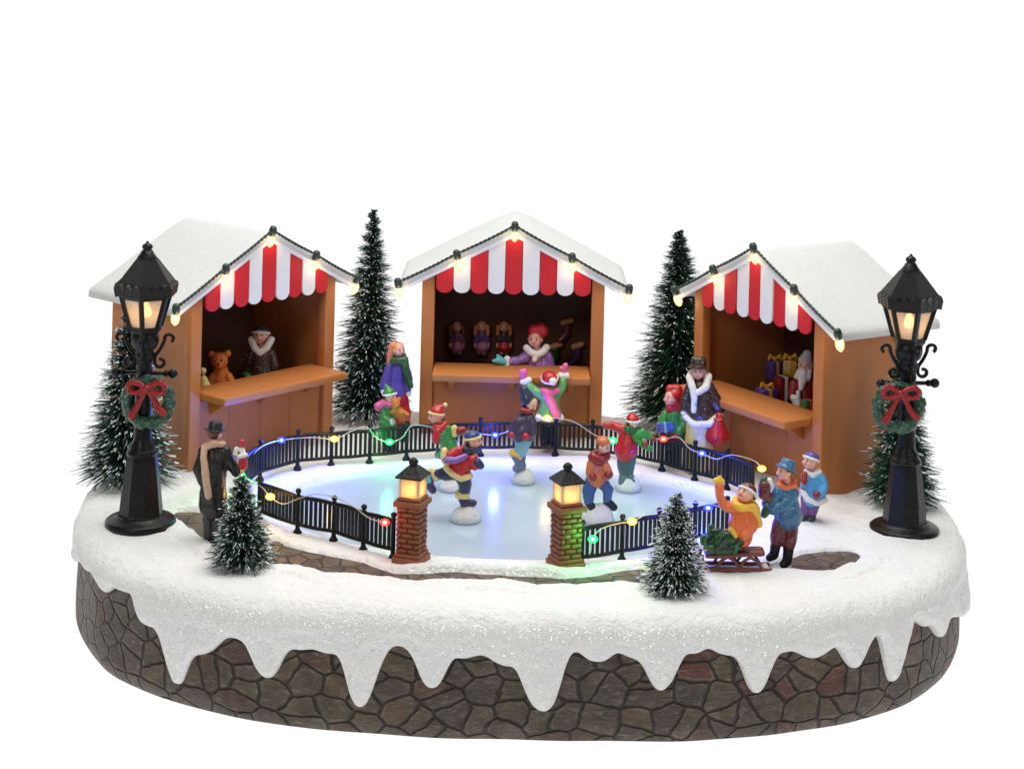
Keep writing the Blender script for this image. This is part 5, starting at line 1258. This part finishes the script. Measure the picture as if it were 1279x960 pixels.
f = Fig('brown plush bear sitting on the shelf of the stall', 277, 492, Y=depth_in('L', 277, 0.16), group=None, name='teddy_bear', cat='plush bear')
f.part('plush_body', TEDDY, [(277,478,0,14),(276,464,0,10)], [(268,468,6,5),(262,478,9,4.6)], [(287,468,6,5),(293,479,9,4.6)], [(268,488,8,6),(262,490,12,5)], [(287,488,8,6),(294,490,12,5)], [(275,450,3,11)], [(265,442,1,4.6)], [(285,441,1,4.6)], [(276,453,12,5)], smooth=1)
f.part('snout', EYE, [(276,451,16.6,2)], vox=0.003)
for sx in (271.5, 279.5): f.part('eye', EYE, [(sx, 447, 13.2, 1.5)], vox=0.003)
f = Fig('pale cream toy half hidden at the end of the bear stall shelf', 257, 492, Y=depth_in('L', 257, 0.13), group=None, name='toy', cat='toy')
f.part('toy_body', CREAM, [(257,486,0,8),(255,474,0,5)], [(254,463,0,4.5)], [(262,482,4,4)], smooth=1)
# Q: vendor of the centre stall
f = Fig('red-haired vendor in mauve coat stretching out a teal mitten', 672, 486, Y=depth_in('C', 672, 0.13), group='vendors in the stalls')
f.body([(671,434,0,5),(672,450,0,10),(672,482,0,10)], [(663,440,2,5),(652,447,6,4),(632,449,12,3.4)], [(682,442,2,5),(686,455,2,4),(684,468,4,3.4)])
f.head(669, 423, 2, 10.5, yaw=-14, pitch=-2, hair=paint('hair_red', 196, 58, 30, rough=0.4))
f.part('beret', RED, [(668,413,0,8),(678,414,-2,8)], [(676,411,-1,7.5)])
f.part('coat', MAUVE, [(672,446,0,12.5),(673,458,0,15),(673,482,0,15)], [(663,442,2,7),(653,447,6,6.2),(640,450,10,5.4)], [(682,443,2,7),(687,455,3,6.4),(685,466,5,5.6)], smooth=3)
f.part('fur_collar', FUR, [(658,433,6,4.6),(664,438,11,4.6),(671,440,13,4.6),(679,437,10,4.6),(683,433,4,4.8)], [(671,441,13,3.6),(668,446,15,3.4)], smooth=1)
f.part('cuff', FUR, [(634,446,11,4.6),(633,453,12,4.6)])
f.part('mitten', TEAL, [(630,449,13,4.8),(622,447,15,4)], [(627,445,14,3),(622,441,14,2.2)], [(623,448,15,3.2),(617,447,16,2.4)])
f.face(); f.finish()
def doll(px, dress, hairm, label, under):
    f = Fig(label, px, 447, Y=depth_in('C', px, 0.515), group='dolls hung on the back wall', name='doll', cat='doll')
    f.body([(px,414,0,2.6),(px,424,0,4.4)], [(px-3,434,0,2.6),(px-3,442,0,2.4)], [(px+3,434,0,2.6),(px+3,442,0,2.4)], [(px-5,418,0,2.4),(px-8,428,1,2.2),(px-8,433,1,2)], [(px+5,418,0,2.4),(px+8,428,1,2.2),(px+8,433,1,2)])
    f.head(px, 408, 1, 7, hair=hairm)
    f.part('braids', hairm, [(px-7,408,0,3.2),(px-8,417,1,2.6)], [(px+7,408,0,3.2),(px+8,417,1,2.6)], smooth=1)
    f.part('dress', dress, [(px,418,0,5.6),(px,425,0,6)], [(px-5,418,0,3.2),(px-7.5,426,1,3)], [(px+5,418,0,3.2),(px+7.5,426,1,3)], smooth=1)
    f.part('skirt', under, [(px,426,0,6.4),(px,433,0,8.6)], smooth=1)
    f.part('shoes', BLACK, [(px-3,444,1,3)], [(px+3,444,1,3)], smooth=1)
    f.face(); f.finish()
doll(571, paint('doll_plum', 120, 66, 116), paint('doll_hair_auburn', 132, 66, 60), 'doll with auburn hair and pink skirt, farthest from the vendor', paint('doll_pink', 196, 112, 148))
doll(602, paint('doll_violet', 92, 64, 140), HAIRGINGER, 'doll with violet bodice, in the middle of the three dolls', paint('doll_pink', 196, 112, 148))
doll(630, paint('doll_dark', 62, 36, 52), paint('doll_hair_gold', 214, 130, 48), 'golden-haired doll in red skirt nearest the vendor', RED)
def stocking(px, py, mat, label, sg=-1):
    f = Fig(label, px, py+22, Y=depth_in('C', px, 0.525), group='stockings on the back wall', name='stocking', cat='stocking')
    f.part('sock', mat, [(px,py+3,0,5.2),(px-1,py+15,0,5),(px-9,py+23,1,4.6)], smooth=1)
    f.part('cuff', paint('cuff_apricot', 226, 160, 108, rough=0.6, bump=0.6), [(px-5,py+1,1,3.8),(px+5,py-2,1,3.8)], smooth=1)
stocking(709, 402, paint('stocking_wine', 120, 36, 60), 'wine red stocking with apricot cuff, hung highest')
stocking(695, 432, DKGREEN, 'green stocking with apricot cuff beside the vendor')
stocking(722, 432, paint('stocking_violet', 92, 58, 120), 'violet stocking with apricot cuff nearest the corner post')
# right stall
f = Fig('white-bearded figure in red robe behind the counter', 1004, 520, Y=depth_in('R', 1004, 0.22), group='vendors in the stalls')
f.body([(1006,466,0,5),(1005,485,0,10),(1005,516,0,10)], [(994,478,3,5),(992,494,6,4),(995,505,8,3.4)], [(1016,478,3,5),(1019,494,5,4)])
f.head(1006, 456, 2, 10.5, yaw=-25, hair=HAIRGREY)
f.part('robe', DEEPRED, [(1005,480,0,13),(1005,500,0,15),(1005,516,0,15)], [(994,479,3,7),(991,493,6,6.4)], [(1016,479,3,7),(1019,494,5,6.4)], smooth=3)
f.part('beard', FUR, [(1003,464,9,5),(1001,473,12,5.6),(999,482,13,3.4)], [(998,461,8,3.4),(994,468,9,3.4)], [(1010,461,8,4),(1008,470,10,4)], [(1003,460,10,4)], smooth=1)
f.part('hat', HAIRGREY, [(1007,450,-1,9.6),(1009,443,-2,6)])
f.part('fur_trim', FUR, [(990,494,11,4.4),(994,502,12,4.4)], [(995,486,16,3),(995,504,17,3)], smooth=1)
f.face(); f.finish()
def giftbox(px, py, v, w, h, mat, ribbon, label, bow=True, yaw=0.4):
    Y = depth_in('R', px, v); f = Fig(label, px, py, Y=Y, group='wrapped gifts in the stall', name='gift_box', cat='gift box'); k = f.s
    R_ = Matrix.Rotation(yaw, 3, 'Z')
    MB().box((0, 0, h*k/2), (w*k, w*k*0.8, h*k), rot=R_).build('wrapped_box', mat, f.root, bevel=0.004)
    MB().box((0, 0, h*k/2), (w*k*0.2, w*k*0.8+0.004, h*k+0.003), rot=R_).build('ribbon', ribbon, f.root, bevel=0.001)
    if bow:
        mb = MB()
        for sg in (-1, 1):
            mb.cap((0, 0, h*k+2*k), 1.8*k, (sg*6*k, 0, h*k+6*k), 2.6*k, 8); mb.cap((sg*6*k, 0, h*k+6*k), 2.6*k, (sg*8*k, 0, h*k+1*k), 1.8*k, 8)
        mb.ell((0, 0, h*k+2.5*k), (2.8*k,)*3); clay(mb, 'bow', ribbon, f.root, 0.0036, smooth=1)
GP = paint('gift_purple', 84, 62, 140, rough=0.35)
giftbox(958, 506, 0.17, 24, 21, GP, GOLD, 'wide purple gift with gold bow nearest the opening corner')
giftbox(978, 508, 0.25, 20, 38, DEEPRED, FUR, 'red gift with white ribbon standing behind the wide purple gift', bow=False)
giftbox(968, 474, 0.33, 18, 24, GP, GOLD, 'purple gift with gold bow high at the back')
giftbox(987, 476, 0.33, 17, 27, paint('gift_yellow', 196, 150, 40), GOLD, 'yellow gift with gold bow beside the bearded figure', yaw=-0.2)
giftbox(1010, 519, 0.12, 17, 20, DKGREEN, RED, 'green gift with red ribbon in front of the bearded figure', bow=False)
# plain crates that lift the rear gifts
for px_, nm in ((968, 'plain dark crate under the purple gift at the back'), (987, 'plain dark crate under the yellow gift')):
    Y = depth_in('R', px_, 0.33); p = U(px_, 475, Y); 
    o = MB().box((p.x, p.y, (SHELF + p.z)/2), (0.075, 0.07, p.z-SHELF-0.002)).build('crate', DARKWOOD, bevel=0.003); tag(o, nm, 'crate', 'crates inside the stall')

# ------------------------------------------------------------------ camera
cam = bpy.data.cameras.new('camera'); co = bpy.data.objects.new('camera', cam); COL.objects.link(co)
cam.sensor_fit = 'HORIZONTAL'; cam.sensor_width = 36.0; cam.lens = F/1279.0*36.0
cam.shift_x = 0.0; cam.shift_y = -(480 - CY)/1279.0
cam.clip_start = 0.05; cam.clip_end = 100
co.location = (0, -CD, CH)
co.rotation_euler = (Matrix.Rotation(pi/2, 3, 'X') @ Matrix.Rotation(CR, 3, 'Z')).to_euler()
sc.camera = co

# ------------------------------------------------------------------ studio light
w = bpy.data.worlds.new('World'); sc.world = w; w.use_nodes = True
bg = w.node_tree.nodes['Background']; bg.inputs[0].default_value = (0.93, 0.97, 1.0, 1); bg.inputs[1].default_value = 0.15
def area(name, loc, target, size, energy, color=(1, 1, 1), sy=None):
    l = bpy.data.lights.new(name, 'AREA'); l.shape = 'RECTANGLE'; l.size = size; l.size_y = sy or size; l.energy = energy; l.color = color
    o = bpy.data.objects.new(name, l); COL.objects.link(o); o.location = loc
    d = Vector(target) - Vector(loc); o.rotation_euler = d.to_track_quat('-Z', 'Y').to_euler(); return o
area('overhead_softbox', (0.0, -0.6, 5.2), (0, -0.2, 0), 4.6, 285, (1, 0.985, 0.96), 3.6)
area('front_softbox', (-3.4, -7.0, 4.6), (0, 0, 0.3), 1.6, 105, (1, 0.98, 0.95))
area('side_softbox', (4.6, -5.0, 3.4), (0.2, 0, 0.2), 2.2, 50, (1, 0.98, 0.96))

sc.render.engine = 'CYCLES'
sc.cycles.use_denoising = True
try: sc.cycles.denoiser = 'OPENIMAGEDENOISE'
except Exception: pass
sc.cycles.max_bounces = 8; sc.cycles.diffuse_bounces = 4; sc.cycles.transparent_max_bounces = 12
sc.cycles.sample_clamp_indirect = 6.0; sc.cycles.caustics_reflective = False; sc.cycles.caustics_refractive = False
sc.view_settings.view_transform = 'Standard'; sc.view_settings.look = 'None'; sc.view_settings.exposure = 0; sc.view_settings.gamma = 1
